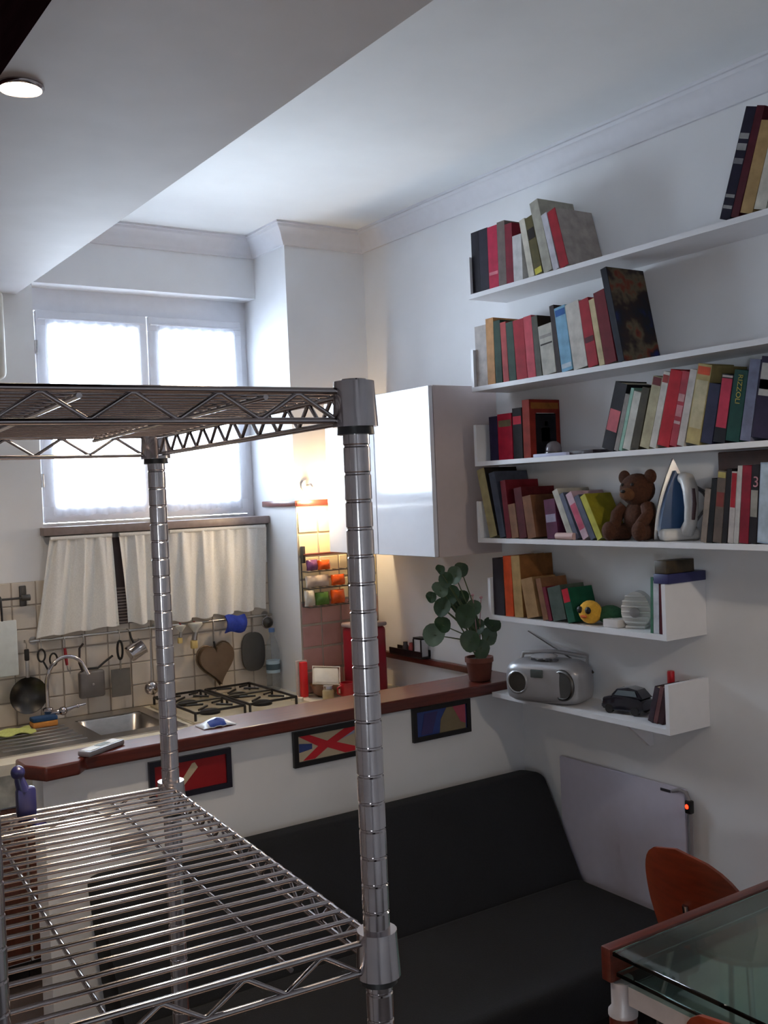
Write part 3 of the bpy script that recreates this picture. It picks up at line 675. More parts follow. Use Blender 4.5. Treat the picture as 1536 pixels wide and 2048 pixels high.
def px_row(i, rows, lean, group, xs=2.612):
    """rows: (left px, right px, top-left px, top-left py, depth, colour, label, extras); px measured on the spines"""
    z = TOPZ[i]+0.0003; B = []
    for r in rows:
        bl, br, tx, ty, d, rgb, lab = r[:7]; ex = r[7] if len(r) > 7 else {}
        x = xs+ex.get('dx', 0.0)
        ya, yb = y_at(bl, x, z), y_at(br, x, z); q = P(tx, ty, x=x)
        th = math.atan2(q.y-ya, q.z-z); hh = math.hypot(q.y-ya, q.z-z)
        B.append(dict(x=x, ya=ya, yb=yb, th=th, h=hh, t=max(0.006, (ya-yb)*math.cos(th)), d=min(d, XR-0.004-x), rgb=rgb, lab=lab, ex={k: v for k, v in ex.items() if k != 'dx'}))
    cap_h = (SH[i-1]-z-0.006) if i > 0 else 9
    if lean == 'L':
        lim = None
        for b in B:
            b['th'] = max(0.0, b['th']); b['h'] = min(b['h'], (cap_h-b['t']*math.sin(b['th']))/math.cos(b['th']))
            y = b['ya']; c, s = math.cos(b['th']), math.sin(b['th'])
            if lim is not None:                                  # right face of the neighbour: line y = y0 + z*tan
                y0, tn, hz = lim
                y = min(y, y0-0.0008)
                zz = min(hz, b['h']*c)
                mx = y0-0.0008+zz*tn
                if y+zz*math.tan(b['th']) > mx: b['th'] = max(0.0, math.atan((mx-y)/zz)); c, s = math.cos(b['th']), math.sin(b['th'])
            else:
                ym = YL[i]-0.017
                if y+b['h']*s > ym and b['ex'].pop('wall', True): y = min(y, ym)
                zz = min(b['h']*c, 0.147)
                if y+zz*math.tan(b['th']) > ym: b['th'] = math.atan(max(0, ym-y)/zz); c, s = math.cos(b['th']), math.sin(b['th'])
            lim = (y-b['t']/c, math.tan(b['th']), b['h']*c+b['t']*s)
            place_book(i, b['x'], y, z, b['th'], b['t'], b['h'], b['d'], b['rgb'], b['lab'], group=group, pivot='L', **b['ex'])
    else:
        lim = (YR[i]+0.0162, 0.0, 0.147) if i >= 4 else None
        for b in reversed(B):
            b['th'] = min(0.0, b['th']); a = -b['th']; b['h'] = min(b['h'], (cap_h-b['t']*math.sin(a))/math.cos(a))
            y = b['yb']; c = math.cos(a)
            if lim is not None:
                y0, tn, hz = lim; y = max(y, y0+0.0008); zz = min(hz, b['h']*c); mx = y0+0.0008-zz*tn
                if y-zz*math.tan(a) < mx: a = max(0.0, math.atan((y-mx)/zz)); c = math.cos(a)
            lim = (y+b['t']/c, math.tan(a), b['h']*c+b['t']*math.sin(a))
            place_book(i, b['x'], y, z, -a, b['t'], b['h'], b['d'], b['rgb'], b['lab'], group=group, pivot='R', **b['ex'])

px_row(0, [
    (943, 958, 945, 466, .17, (30, 27, 36), 'black book at the left end of the top shelf'),
    (959, 976, 957, 461, .17, (38, 36, 48), 'dark navy book beside the black end book on the top shelf'),
    (977, 996, 971, 457, .16, (176, 34, 66), 'crimson pink book near the left end of the top shelf', dict(band=[(.22, .27, (206, 120, 130))])),
    (996, 1011, 985, 449, .16, (112, 100, 96), 'grey-brown book right of the crimson one on the top shelf'),
    (1012, 1026, 1003, 452, .16, (122, 28, 46), 'dark red book in the left group of the top shelf'),
    (1028, 1046, 1014, 478, .15, (206, 204, 204), 'short white book in the left group of the top shelf'),
    (1058, 1070, 1020, 458, .16, (210, 204, 190), 'slim cream book leaning steeply on the top shelf'),
    (1071, 1087, 1034, 452, .16, (92, 84, 52), 'olive and dark patterned book with yellow foot on the top shelf', dict(band=[(.02, .12, (196, 186, 70)), (.62, .8, (40, 34, 32))])),
    (1088, 1106, 1045, 420, .18, (168, 164, 152), 'tall grey-cream book sticking up from the left group of the top shelf'),
    (1107, 1119, 1074, 438, .17, (190, 188, 196), 'pale lilac-grey book beside the tall cream one on the top shelf'),
    (1121, 1138, 1094, 426, .185, (150, 26, 40), 'red-spined book with a beige cover ending the left group of the top shelf', dict(face=[(172, 162, 156)])),
], 'L', 'books on the top shelf')
px_row(0, [
    (1437, 1459, 1495, 222, .18, (26, 22, 42), 'navy-black book with dotted white lettering, leaning at the right of the top shelf', dict(band=[(.10, .13, (150, 150, 150)), (.2, .23, (150, 150, 150)), (.5, .55, (120, 120, 126)), (.62, .68, (150, 150, 150)), (.72, .77, (150, 150, 150))])),
    (1460, 1476, 1513, 217, .18, (74, 18, 30), 'dark maroon book beside the navy one at the right of the top shelf'),
    (1477, 1504, 1535, 252, .17, (166, 136, 92), 'tan book at the right of the top shelf'),
    (1505, 1531, 1556, 250, .17, (204, 200, 188), 'off-white book at the right edge of the top shelf'),
    (1532, 1570, 1576, 226, .18, (60, 54, 60), 'dark grey book at the right edge of the top shelf, cut by the frame'),
], 'R', 'books on the top shelf')
px_row(1, [
    (951, 973, 946, 655, .15, (186, 178, 174), 'pale grey book at the left end of the second shelf'),
    (975, 990, 958, 643, .15, (186, 136, 88), 'tan orange book near the left end of the second shelf'),
    (992, 1005, 977, 646, .15, (42, 66, 54), 'dark green book right of the tan one on the second shelf'),
    (1007, 1018, 994, 648, .15, (168, 68, 66), 'slim faded red book between two green books on the second shelf'),
    (1019, 1033, 1004, 649, .15, (50, 72, 60), 'second dark green book, next to the thick red one on the second shelf'),
    (1034, 1055, 1019, 645, .16, (156, 24, 40), 'thick red book in the middle of the second shelf group'),
    (1056, 1072, 1046, 635, .17, (188, 72, 84), 'rosy red book beside the thick red one on the second shelf'),
    (1073, 1084, 1062, 634, .17, (84, 82, 74), 'grey-green book left of the short white one on the second shelf', dict(face=[(52, 42, 36)])),
    (1086, 1113, 1069, 657, .15, (188, 184, 174), 'short thick off-white book with a dark band on the second shelf', dict(band=[(.60, .63, (60, 56, 54)), (.74, .8, (150, 146, 140))])),
    (1114, 1123, 1083, 621, .17, (62, 52, 52), 'slim dark brown book left of the light blue one on the second shelf'),
    (1124, 1146, 1103, 620, .16, (126, 172, 200), 'light blue book on the second shelf', dict(band=[(.86, .96, (50, 96, 160)), (.05, .12, (196, 212, 222))])),
    (1148, 1176, 1124, 614, .16, (204, 198, 190), 'thick cream-white book right of the light blue one on the second shelf'),
    (1177, 1197, 1152, 605, .16, (158, 36, 48), 'red book right of the cream-white one on the second shelf', dict(band=[(.36, .44, (90, 40, 48))])),
    (1199, 1210, 1173, 603, .16, (196, 178, 140), 'slim tan book near the atlas on the second shelf'),
    (1211, 1234, 1178, 592, .16, (104, 20, 30), 'dark red book under the leaning atlas on the second shelf'),
    (1237, 1250, 1170, 562, .186, (34, 36, 46), 'big dark atlas with a multicoloured cover leaning at the end of the second shelf', dict(face=['atlas'])),
], 'L', 'books on the second shelf')
px_row(2, [
    (981, 997, 979, 834, .15, (40, 34, 62), 'navy book at the left of the third shelf'),
    (998, 1026, 996, 829, .15, (168, 22, 48), 'thick crimson book on the left of the third shelf', dict(band=[(.72, .86, (110, 96, 70))])),
    (1028, 1046, 1026, 817, .15, (36, 32, 36), 'black book with a red top band on the third shelf', dict(band=[(.68, .84, (196, 46, 66))])),
    (1048, 1062, 1049, 800, .185, (142, 48, 36), 'large red-bordered book showing a black picture cover on the third shelf', dict(face=[(130, 40, 30), (.18, .86, .06, .76, (24, 22, 28)), (.04, .96, .84, .95, (150, 92, 40)), (.22, .82, .74, .77, (186, 186, 184)), (.36, .64, .28, .52, (92, 88, 92)), (.48, .58, .55, .63, (170, 30, 30))])),
], 'L', 'books on the left of the third shelf', xs=2.64)
px_row(2, [
    (1200, 1226, 1242, 779, .15, (34, 30, 36), 'black book with a pink label, first of the right-hand row on the third shelf', dict(band=[(.28, .6, (190, 96, 104))])),
    (1227, 1236, 1254, 792, .14, (146, 140, 136), 'slim grey book beside the black one on the third shelf'),
    (1237, 1243, 1262, 778, .15, (150, 190, 174), 'very slim mint green book on the third shelf'),
    (1244, 1259, 1269, 788, .14, (202, 202, 194), 'white book beside the mint one on the third shelf'),
    (1261, 1276, 1284, 779, .16, (74, 68, 54), 'dark olive book on the third shelf'),
    (1278, 1297, 1308, 759, .15, (176, 168, 138), 'cream book with a dark red top on the third shelf', dict(band=[(.88, .99, (104, 40, 46))])),
    (1298, 1311, 1327, 747, .15, (206, 202, 194), 'white and dark streaked book on the third shelf', dict(band=[(.86, .96, (150, 60, 56))])),
    (1313, 1337, 1344, 747, .16, (176, 18, 34), 'bright red thick book in the right-hand row of the third shelf'),
    (1338, 1352, 1366, 746, .16, (168, 58, 70), 'dusty red book with faint white lettering on the third shelf', dict(band=[(.30, .34, (206, 170, 170)), (.4, .55, (196, 130, 136)), (.6, .7, (200, 150, 150))])),
    (1353, 1367, 1384, 743, .15, (200, 192, 188), 'narrow white book left of the tan one on the third shelf'),
    (1369, 1398, 1408, 738, .17, (176, 158, 106), 'thick tan book with an orange square at its top on the third shelf', dict(band=[(.87, .97, (196, 74, 40)), (.2, .8, (196, 184, 150))])),
    (1400, 1423, 1424, 773, .16, (46, 46, 72), 'navy book right of the tan one on the third shelf'),
    (1425, 1449, 1449, 754, .16, (24, 22, 28), 'black book with a pink-red label on the third shelf', dict(band=[(.22, .94, (186, 50, 74)), (.955, .985, (196, 180, 176))])),
    (1450, 1477, 1469, 745, .16, (22, 66, 58), 'dark green book with gold lettering on the third shelf', dict(text=('RIZZOLI', .94, .024, (172, 158, 70)))),
    (1479, 1500, 1500, 722, .18, (112, 116, 140), 'tall blue-grey book near the right end of the third shelf'),
    (1501, 1545, 1523, 722, .18, (42, 34, 58), 'dark purple book with a pale picture at the right end of the third shelf', dict(band=[(.52, .92, (176, 172, 166)), (.6, .72, (46, 44, 50))])),
], 'R', 'books on the right of the third shelf')
px_row(3, [
    (980, 995, 953, 939, .17, (170, 158, 116), 'slim cream-olive book leaning at the left end of the fourth shelf', dict(face=[(46, 42, 40)])),
    (1000, 1012, 977, 947, .17, (74, 80, 96), 'slate blue book at the left of the fourth shelf'),
    (1013, 1023, 1000, 962, .17, (110, 26, 38), 'maroon leather book at the left of the fourth shelf'),
    (1024, 1038, 1013, 1010, .15, (134, 96, 72), 'short tan leather book on the fourth shelf'),
    (1039, 1054, 1027, 977, .17, (84, 24, 30), 'tall oxblood book behind the small leather ones on the fourth shelf'),
    (1056, 1073, 1043, 994, .15, (122, 82, 58), 'brown leather book with a worn spine on the fourth shelf'),
    (1095, 1117, 1087, 1000, .16, (92, 42, 70), 'purple book with a silver emblem on the fourth shelf', dict(band=[(.42, .62, (150, 140, 160))])),
    (1138, 1150, 1103, 984, .16, (186, 182, 172), 'pale grey book leaning in the middle of the fourth shelf'),
    (1151, 1160, 1118, 990, .15, (98, 102, 122), 'thin slate book right of the pale grey one on the fourth shelf'),
    (1166, 1180, 1131, 990, .16, (202, 172, 184), 'pink and white paperback on the fourth shelf', dict(band=[(.2, .75, (190, 84, 108))])),
    (1182, 1193, 1148, 995, .15, (86, 90, 108), 'thin blue-grey book left of the yellow one on the fourth shelf'),
    (1195, 1207, 1160, 994, .13, (186, 180, 78), 'yellow book with a dark edge next to the teddy bear', dict(face=[(150, 140, 34)])),
], 'L', 'books on the left of the fourth shelf')
px_row(3, [
    (1400, 1412, 1431, 985, .16, (142, 128, 116), 'worn beige magazine leaning first after the iron on the fourth shelf'),
    (1413, 1424, 1441, 962, .16, (20, 18, 18), 'thin black book after the iron on the fourth shelf'),
    (1425, 1442, 1448, 945, .16, (98, 84, 74), 'marbled brown book at the right of the fourth shelf', dict(band=[(.5, .7, (120, 52, 44)), (.9, .98, (170, 156, 90))])),
    (1443, 1453, 1462, 940, .16, (32, 26, 28), 'black-brown book at the right of the fourth shelf'),
    (1455, 1466, 1471, 945, .16, (190, 182, 178), 'white book with a red upper half at the right of the fourth shelf', dict(band=[(.5, .98, (160, 24, 38))])),
    (1467, 1476, 1482, 933, .16, (190, 186, 182), 'thin white book at the right of the fourth shelf'),
    (1478, 1496, 1490, 933, .16, (132, 22, 40), 'dark red book at the right of the fourth shelf'),
    (1497, 1512, 1504, 931, .16, (36, 30, 34), 'black book with a large number and pale label, right of the fourth shelf', dict(band=[(.34, .68, (150, 146, 138))], text=('3', .78, .045, (186, 130, 136)))),
    (1514, 1545, 1521, 928, .17, (150, 166, 186), 'pale blue book at the right edge of the fourth shelf', dict(band=[(.02, .98, (176, 190, 204))])),
], 'R', 'books on the right of the fourth shelf')
px_row(4, [
    (989, 1010, 985, 1116, .16, (52, 46, 52), 'dark grey book at the left end of the fifth shelf'),
    (1012, 1028, 995, 1113, .16, (208, 74, 28), 'bright orange book on the fifth shelf'),
    (1030, 1047, 1010, 1113, .17, (176, 142, 92), 'tall tan book beside the orange one on the fifth shelf', dict(face=[(140, 92, 52)])),
    (1055, 1079, 1038, 1160, .12, (162, 126, 86), 'short light brown book on the fifth shelf'),
    (1087, 1097, 1071, 1158, .13, (128, 88, 62), 'slim brown book on the fifth shelf'),
    (1098, 1105, 1084, 1175, .12, (112, 30, 48), 'thin maroon booklet on the fifth shelf'),
    (1107, 1134, 1094, 1176, .12, (76, 86, 78), 'grey-green thick book on the fifth shelf'),
    (1137, 1152, 1122, 1180, .12, (22, 82, 60), 'green book with a red top next to the toy turtle', dict(band=[(.6, 1.0, (186, 24, 44))])),
], 'L', 'books on the fifth shelf')
px_row(4, [
    (1301, 1306, 1313, 1157, .13, (72, 122, 98), 'thin green booklet leaning near the right end panel of the fifth shelf'),
    (1307, 1318, 1320, 1165, .13, (208, 210, 214), 'white booklet near the right end panel of the fifth shelf'),
    (1319, 1328, 1328, 1170, .13, (84, 18, 26), 'dark maroon book against the right end panel of the fifth shelf'),
], 'R', 'books at the right end of the fifth shelf')
px_row(5, [
    (1295, 1305, 1310, 1376, .12, (66, 54, 62), 'dark grey booklet leaning beside the toy car'),
    (1306, 1314, 1322, 1376, .12, (110, 72, 72), 'brown booklet leaning beside the toy car'),
    (1315, 1325, 1329, 1372, .12, (60, 38, 42), 'dark brown booklet against the end panel of the lowest shelf'),
], 'R', 'booklets on the lowest shelf', xs=2.64)

# --- loose things on the shelves
def zt(i): return TOPZ[i]+0.0004
# third shelf: flat booklets, dome
y = y_at(1093, 2.66, TOPZ[2])
solo('booklet', MB().rbox(2.615, 2.74, y_at(1135, 2.62, TOPZ[2]), y_at(1068, 2.62, TOPZ[2]), zt(2), zt(2)+0.012, 0.002), mat('pale_blue_paper', (186, 188, 214), 0.5), 'pale blue booklet lying flat on the third shelf', 'booklet')
y2 = y_at(1190, 2.64, TOPZ[2])
solo('booklet', MB().rbox(2.63, 2.75, y2, y_at(1140, 2.64, TOPZ[2]), zt(2), zt(2)+0.014, 0.002), mat('dark_booklet', (48, 36, 42), 0.5), 'dark booklet lying flat in the gap of the third shelf', 'booklet')
q = P(1110, 890, x=2.70)
t = thing('paperweight', 'small grey dome paperweight on the pale booklet of the third shelf', 'paperweight', (2.68, y_at(1108, 2.68, TOPZ[2]), zt(2)+0.0123))
MB().lathe([(0.024, 0), (0.03, 0.008), (0.03, 0.02), (0.024, 0.036), (0.012, 0.045), (0, 0.047)], 20).build('dome', mat('grey_dome', (110, 104, 110), 0.2), t)
MB().lathe([(0.026, 0), (0.033, 0.002), (0.033, 0.006), (0.028, 0.008)], 20).build('foot_ring', dark_steel, t)
# brown folder behind the right-hand books of the fourth shelf
solo('document_folder', MB().rbox(2.782, 2.797, 1.45, P(1440, 960, x=2.79).y, zt(3), zt(3)+0.284, 0.004), mat('brown_card', (72, 46, 38), 0.6, var=0.2), 'dark brown folder standing behind the books at the right of the fourth shelf', 'folder')
# pink roll lying before the leaning books
q = y_at(1118, 2.63, TOPZ[3])
solo('paper_roll', MB().cyl((2.606, q-0.016, zt(3)+0.013), (2.606, q-0.105, zt(3)+0.013), 0.0128, n=16), mat('pink_paper', (206, 172, 166), 0.6), 'small pale pink roll lying before the leaning books of the fourth shelf', 'roll')

# teddy bear
yb = 2.452; z0 = zt(3); fur = mat('brown_fur', (74, 42, 26), 1.0, var=0.25, scale=140, bump=0.5)
t = thing('teddy_bear', 'brown teddy bear sitting on the fourth shelf beside the iron', 'teddy bear', (2.69, yb, z0))
def fuzzy(mb, name, m=fur): return mb.build(name, m, t, angle=80)
fuzzy(MB().ball((0.01, 0, 0.072), 0.052, 0.062, 0.072, 18, 12), 'body')
hd = fuzzy(MB().ball((-0.002, 0, 0.172), 0.055, 0.064, 0.056, 18, 12), 'head')
for s in (-1, 1):
    fuzzy(MB().ball((0.0, s*0.058, 0.215), 0.014, 0.025, 0.025), 'ear')
    fuzzy(MB().tube([(-0.01, s*0.05, 0.115), (-0.03, s*0.072, 0.085), (-0.052, s*0.06, 0.06)], [0.024, 0.024, 0.02], 12).ball((-0.054, s*0.059, 0.058), 0.02), 'arm')
    fuzzy(MB().tube([(-0.005, s*0.045, 0.03), (-0.045, s*0.062, 0.028), (-0.075, s*0.068, 0.03)], [0.03, 0.028, 0.026], 12).ball((-0.076, s*0.068, 0.033), 0.02, 0.029, 0.033), 'leg')
    MB().ball((-0.05, s*0.022, 0.19), 0.006).build('eye', black_pl, hd)
MB().ball((-0.05, 0, 0.158), 0.024, 0.03, 0.023).build('muzzle', mat('tan_fur', (104, 66, 40), 1.0, var=0.2, scale=140, bump=0.4), hd)
MB().ball((-0.073, 0, 0.168), 0.006, 0.01, 0.006).build('nose', black_pl, hd)
# steam iron standing on its heel
yi = 2.28; t = thing('steam_iron', 'steam iron standing on its heel on the fourth shelf', 'iron', (2.69, yi, z0), (0, 0, R(60)))
def arch(w, h, z0, n=14, e=1.7):
    L = [(-w, z0)]+[(-w*(1-(i/n)**e), z0+h*(i/n)) for i in range(1, n)]+[(0, z0+h)]
    return L+[(-x, z) for x, z in reversed(L[:-1])]
# local: soleplate in the (y, z) plane, handle side towards -x
MB().prism(arch(0.074, 0.268, 0.004), 0.030, 0.040, 'x').build('soleplate', mat('iron_metal', (190, 192, 196), 0.22, 1.0), t)
MB().prism(arch(0.060, 0.215, 0.016), 0.008, 0.030, 'x').build('body_shell', mat('iron_blue', (44, 78, 122), 0.3), t)
MB().rbox(-0.03, 0.03, -0.062, 0.062, 0.0, 0.04, 0.012, 3).build('heel', mat('iron_white', (206, 204, 202), 0.35), t)
hs = MB().tube([(0.0, -0.02, 0.205), (-0.03, -0.022, 0.20), (-0.058, -0.022, 0.165), (-0.062, -0.022, 0.11), (-0.05, -0.022, 0.06), (-0.02, -0.02, 0.03)], [0.02, 0.024, 0.025, 0.022, 0.021, 0.024], 14)
hd = hs.build('handle', mat('iron_white', (206, 204, 202), 0.35), t)
MB().tube([(-0.083, -0.022, 0.17), (-0.087, -0.022, 0.12), (-0.074, -0.022, 0.07)], [0.006, 0.008, 0.006], 8).build('grip_strip', mat('iron_grip', (74, 50, 56), 0.5), hd)
MB().lathe([(0.012, 0), (0.012, 0.01), (0, 0.012)], 14, TR(-0.04, -0.022, 0.19, 0, -40)).build('spray_button', mat('iron_grey', (120, 118, 120)), hd)
MB().tube([(-0.03, -0.03, 0.04), (-0.05, -0.07, 0.1), (-0.03, -0.095, 0.15), (0.0, -0.055, 0.18), (0.005, -0.09, 0.15), (0.0, -0.13, 0.06), (-0.01, -0.14, 0.008), (-0.03, -0.10, 0.006)], 0.0042, 8).build('cord', mat('cord_grey', (96, 94, 98), 0.6), t)
# toy turtle
y = y_at(1197, 2.66, TOPZ[4]); z0 = zt(4)
t = thing('toy_turtle', 'yellow plush turtle with big eyes and a green shell', 'plush toy', (2.67, y, z0))
yel = mat('yellow_plush', (214, 160, 50), 0.95, var=0.12, scale=120, bump=0.3); grn = mat('green_plush', (38, 82, 54), 0.95, var=0.15, scale=120, bump=0.3)
hd = MB().ball((-0.03, 0.018, 0.045), 0.038, 0.045, 0.042).build('head', yel, t)
for s in (-1, 1):
    e = MB().ball((-0.064, 0.016+s*0.02, 0.055), 0.008, 0.013, 0.013).build('eye', black_pl, hd)
MB().ball((-0.066, 0.016, 0.032), 0.006, 0.016, 0.006).build('mouth', mat('orange_felt', (196, 92, 30), 0.9), hd)
MB().ball((0.02, -0.03, 0.034), 0.045, 0.05, 0.034).build('shell', grn, t)
for a, b in ((-0.02, -0.06), (0.05, -0.066), (0.05, 0.01)): MB().ball((a, b, 0.0125), 0.017, 0.017, 0.0122).build('foot', yel, t)
# white small box
solo('small_box', MB().rbox(2.625, 2.69, y_at(1246, 2.65, TOPZ[4]), y_at(1216, 2.65, TOPZ[4]), z0, z0+0.028, 0.003), mat('white_card', (206, 198, 194), 0.6), 'small white box lying between the turtle and the oval fan', 'box')
# oval ribbed appliance
y = y_at(1271, 2.67, TOPZ[4])
t = thing('oval_fan', 'small pale oval fan heater with ribbed front on the fifth shelf', 'fan', (2.68, y, z0), (0, 0, R(24)))
ov = [(0.052*math.cos(2*math.pi*i/28)*(1-0.12*math.sin(2*math.pi*i/28)), 0.063+0.063*math.sin(2*math.pi*i/28)) for i in range(28)]
pale = mat('pale_plastic', (216, 214, 212), 0.15, var=0.02, coat=0.4)
MB().prism(ov, -0.012, 0.035, 'x').build('housing', pale, t)
MB().rbox(-0.025, 0.045, -0.035, 0.035, 0.0, 0.01, 0.003).build('foot', pale, t)
for i in range(6):
    zz = 0.02+i*0.018; w = 0.05*math.sqrt(max(0.05, 1-((zz-0.063)/0.066)**2)); MB().tube([(-0.014, -w, zz), (-0.021, 0, zz), (-0.014, w, zz)], 0.0035, 8).build('rib', pale, t)
MB().lathe([(0.018, 0), (0.018, 0.004), (0.01, 0.007), (0, 0.007)], 18, TR(-0.02, 0, 0.055, 0, -90)).build('hub', mat('hub_grey', (150, 146, 146), 0.3), t)
# boxes on top of the right end panel
yq = YR[4]
ez = SH[4]+0.1855
solo('flat_box', MB().rbox(2.603, 2.79, yq-0.012, yq+0.05, ez, ez+0.032, 0.002), mat('blue_box', (38, 40, 92), 0.5), 'flat blue box lying on the end panel of the fifth shelf', 'box')
solo('flat_box', MB().rbox(2.605, 2.74, yq-0.006, yq+0.045, ez+0.0325, ez+0.075, 0.002), mat('black_yellow_box', (54, 42, 22), 0.5, var=0.5, scale=30), 'dark brown and yellow box stacked on the flat blue box', 'box')

# radio
z0 = zt(5); y0, y1 = 2.735, 3.06; cx = 2.695
t = thing('portable_radio', 'silver portable radio with round dark speaker on the lowest shelf', 'radio', (2.655, (y0+y1)/2-0.005, z0), (0, 0, R(20)))
sil = mat('silver_plastic', (166, 166, 170), 0.3, 0.35, var=0.03, scale=10)
hw, hd_, hh = (y1-y0)/2, 0.092, 0.148
secs = []
N = 26
for k in range(13):
    v = k/12; f = (1-abs(2*v-1)**3.2)**0.42 if 0 < v < 1 else 0.0
    zz = 0.004+hh*v; sc = 0.86+0.14*f if 0 < v < 1 else 0.82
    if v > 0.8: sc *= 1-0.5*(v-0.8)
    secs.append([(hd_*sc*math.copysign(abs(math.cos(2*math.pi*i/N))**0.55, math.cos(2*math.pi*i/N)), hw*sc*math.copysign(abs(math.sin(2*math.pi*i/N))**0.6, math.sin(2*math.pi*i/N)), zz) for i in range(N)])
vs = [p for s in secs for p in s]
fs = [(i*N+j, i*N+(j+1) % N, (i+1)*N+(j+1) % N, (i+1)*N+j) for i in range(12) for j in range(N)]+[tuple(range(N-1, -1, -1)), tuple(12*N+j for j in range(N))]
MB().add(vs, fs).build('body', sil, t, angle=50)
for yy, r, nm in ((-0.098, 0.058, 'speaker'), (0.088, 0.046, 'speaker')):
    sp = MB().lathe([(r, 0), (r, 0.006), (r*0.86, 0.010), (r*0.8, 0.004)], 28, TR(-0.086, yy, 0.078, 0, -90, -18 if yy < 0 else 0)).build(nm, dark_steel if yy < 0 else sil, t)
    MB().lathe([(0, 0.007), (r*0.5, 0.006), (r*0.82, 0.0045)], 28, TR(-0.086, yy, 0.078, 0, -90, -18 if yy < 0 else 0)).build('speaker_grille', mat('speaker_cloth', (58, 54, 50), 0.8, var=0.2, scale=300), sp)
MB().rbox(-0.097, -0.088, -0.02, 0.03, 0.10, 0.13, 0.003).build('tuner_window', mat('grey_display', (84, 92, 92), 0.2), t)
MB().lathe([(0.05, 0), (0.052, 0.006), (0.04, 0.012), (0, 0.014)], 28, TR(0.0, 0.02, 0.161)).build('disc_lid', mat('silver_lid', (190, 190, 194), 0.2, 0.4), t)
MB().tube([(0.03, -0.14, 0.12), (0.05, -0.135, 0.165), (0.06, 0.0, 0.176), (0.05, 0.135, 0.165), (0.03, 0.14, 0.12)], 0.008, 10).build('handle', sil, t)
for i in range(4): MB().rbox(-0.05, -0.035, -0.06+i*0.03, -0.04+i*0.03, 0.157, 0.165, 0.002).build('button', mat('dark_button', (70, 70, 76)), t)
a = P(1186, 1345, x=2.74); b = P(1056, 1262, x=2.785); inv = Matrix.Rotation(R(-20), 4, 'Z') @ Matrix.Translation(-Vector(t['base']))
a = inv @ a; b = inv @ b
MB().tube([tuple(a), tuple(a.lerp(b, 0.5)), tuple(b)], [0.0035, 0.0028, 0.0018], 6).build('antenna', dark_steel, t)
MB().tube([(0.06, -0.12, 0.13), tuple(a)], 0.005, 6).build('antenna_joint', dark_steel, t)
# toy car
t = thing('toy_car', 'black toy hatchback car on the lowest shelf', 'toy car', (2.70, 2.545, z0), (0, 0, R(12)))
carb = mat('car_black', (16, 18, 30), 0.15, coat=0.5)
sec = []
for x, zl, zh, w in ((0.084, .02, .044, .030), (0.078, .015, .052, .036), (0.05, .013, .060, .040), (0.022, .013, .066, .041), (-0.03, .013, .066, .041), (-0.07, .014, .06, .039), (-0.082, .02, .05, .034)):
    sec.append([(-w, x, zl), (-w*1.03, x, (zl+zh)/2), (-w*.96, x, zh-.004), (-w*.8, x, zh), (w*.8, x, zh), (w*.96, x, zh-.004), (w*1.03, x, (zl+zh)/2), (w, x, zl)])
n = 8; vs = [p for s in sec for p in s]
fs = [(i*n+j, i*n+(j+1) % n, (i+1)*n+(j+1) % n, (i+1)*n+j) for i in range(len(sec)-1) for j in range(n)]+[tuple(range(n)), tuple((len(sec)-1)*n+j for j in reversed(range(n)))]
bo = MB().add(vs, fs).build('body', carb, t, angle=30)
cab = []
for x, zh, w in ((0.045, .062, .036), (0.022, .086, .031), (-0.02, .094, .030), (-0.055, .088, .031), (-0.078, .062, .036)):
    cab.append([(-w*1.08, x, .06), (-w, x, zh-.004), (-w*.85, x, zh), (w*.85, x, zh), (w, x, zh-.004), (w*1.08, x, .06)])
n = 6; vs = [p for s in cab for p in s]
fs = [(i*n+j, i*n+(j+1) % n, (i+1)*n+(j+1) % n, (i+1)*n+j) for i in range(4) for j in range(n)]+[tuple(range(n)), tuple(4*n+j for j in reversed(range(n)))]
MB().add(vs, fs).build('cabin', carb, t, angle=30)
MB().add([(-.033, .0435, .065), (.033, .0435, .065), (.027, .0245, .086), (-.027, .0245, .086)], [(0, 1, 2, 3)]).build('windscreen', mat('car_glass', (96, 106, 112), 0.06), t)
for s in (-1, 1):
    MB().add([(s*.0372, .03, .066), (s*.0372, -.06, .066), (s*.0325, -.05, .085), (s*.0318, .018, .083)], [(0, 1, 2, 3)]).build('side_window', mat('car_glass', (96, 106, 112), 0.06), t)
    for x in (0.05, -0.052): MB().cyl((s*0.030, x, 0.0162), (s*0.0425, x, 0.0162), 0.016, n=18).build('wheel', black_pl, t)
    MB().ball((s*0.026, 0.082, 0.04), 0.008, 0.004, 0.006).build('headlight', mat('car_lamp', (206, 208, 212), 0.1), t)
MB().rbox(-.033, .033, 0.081, 0.086, .018, .03, .002).build('bumper', mat('car_grey', (70, 72, 80)), t)
# red marker
y = y_at(1299, 2.70, TOPZ[5])
t = thing('red_marker', 'upright red marker pen between the toy car and the booklets', 'marker', (2.775, 2.41, z0))
MB().lathe([(0.0, 0), (0.0115, 0.0), (0.0115, 0.09), (0.0, 0.09)], 16).build('barrel', mat('red_plastic', (170, 14, 30), 0.3), t)
MB().lathe([(0.0, 0), (0.0128, 0.0), (0.0128, 0.06), (0.011, 0.064), (0.0, 0.064)], 16, TR(0, 0, 0.0902)).build('pen_cap', mat('red_cap', (190, 16, 34), 0.3), t)

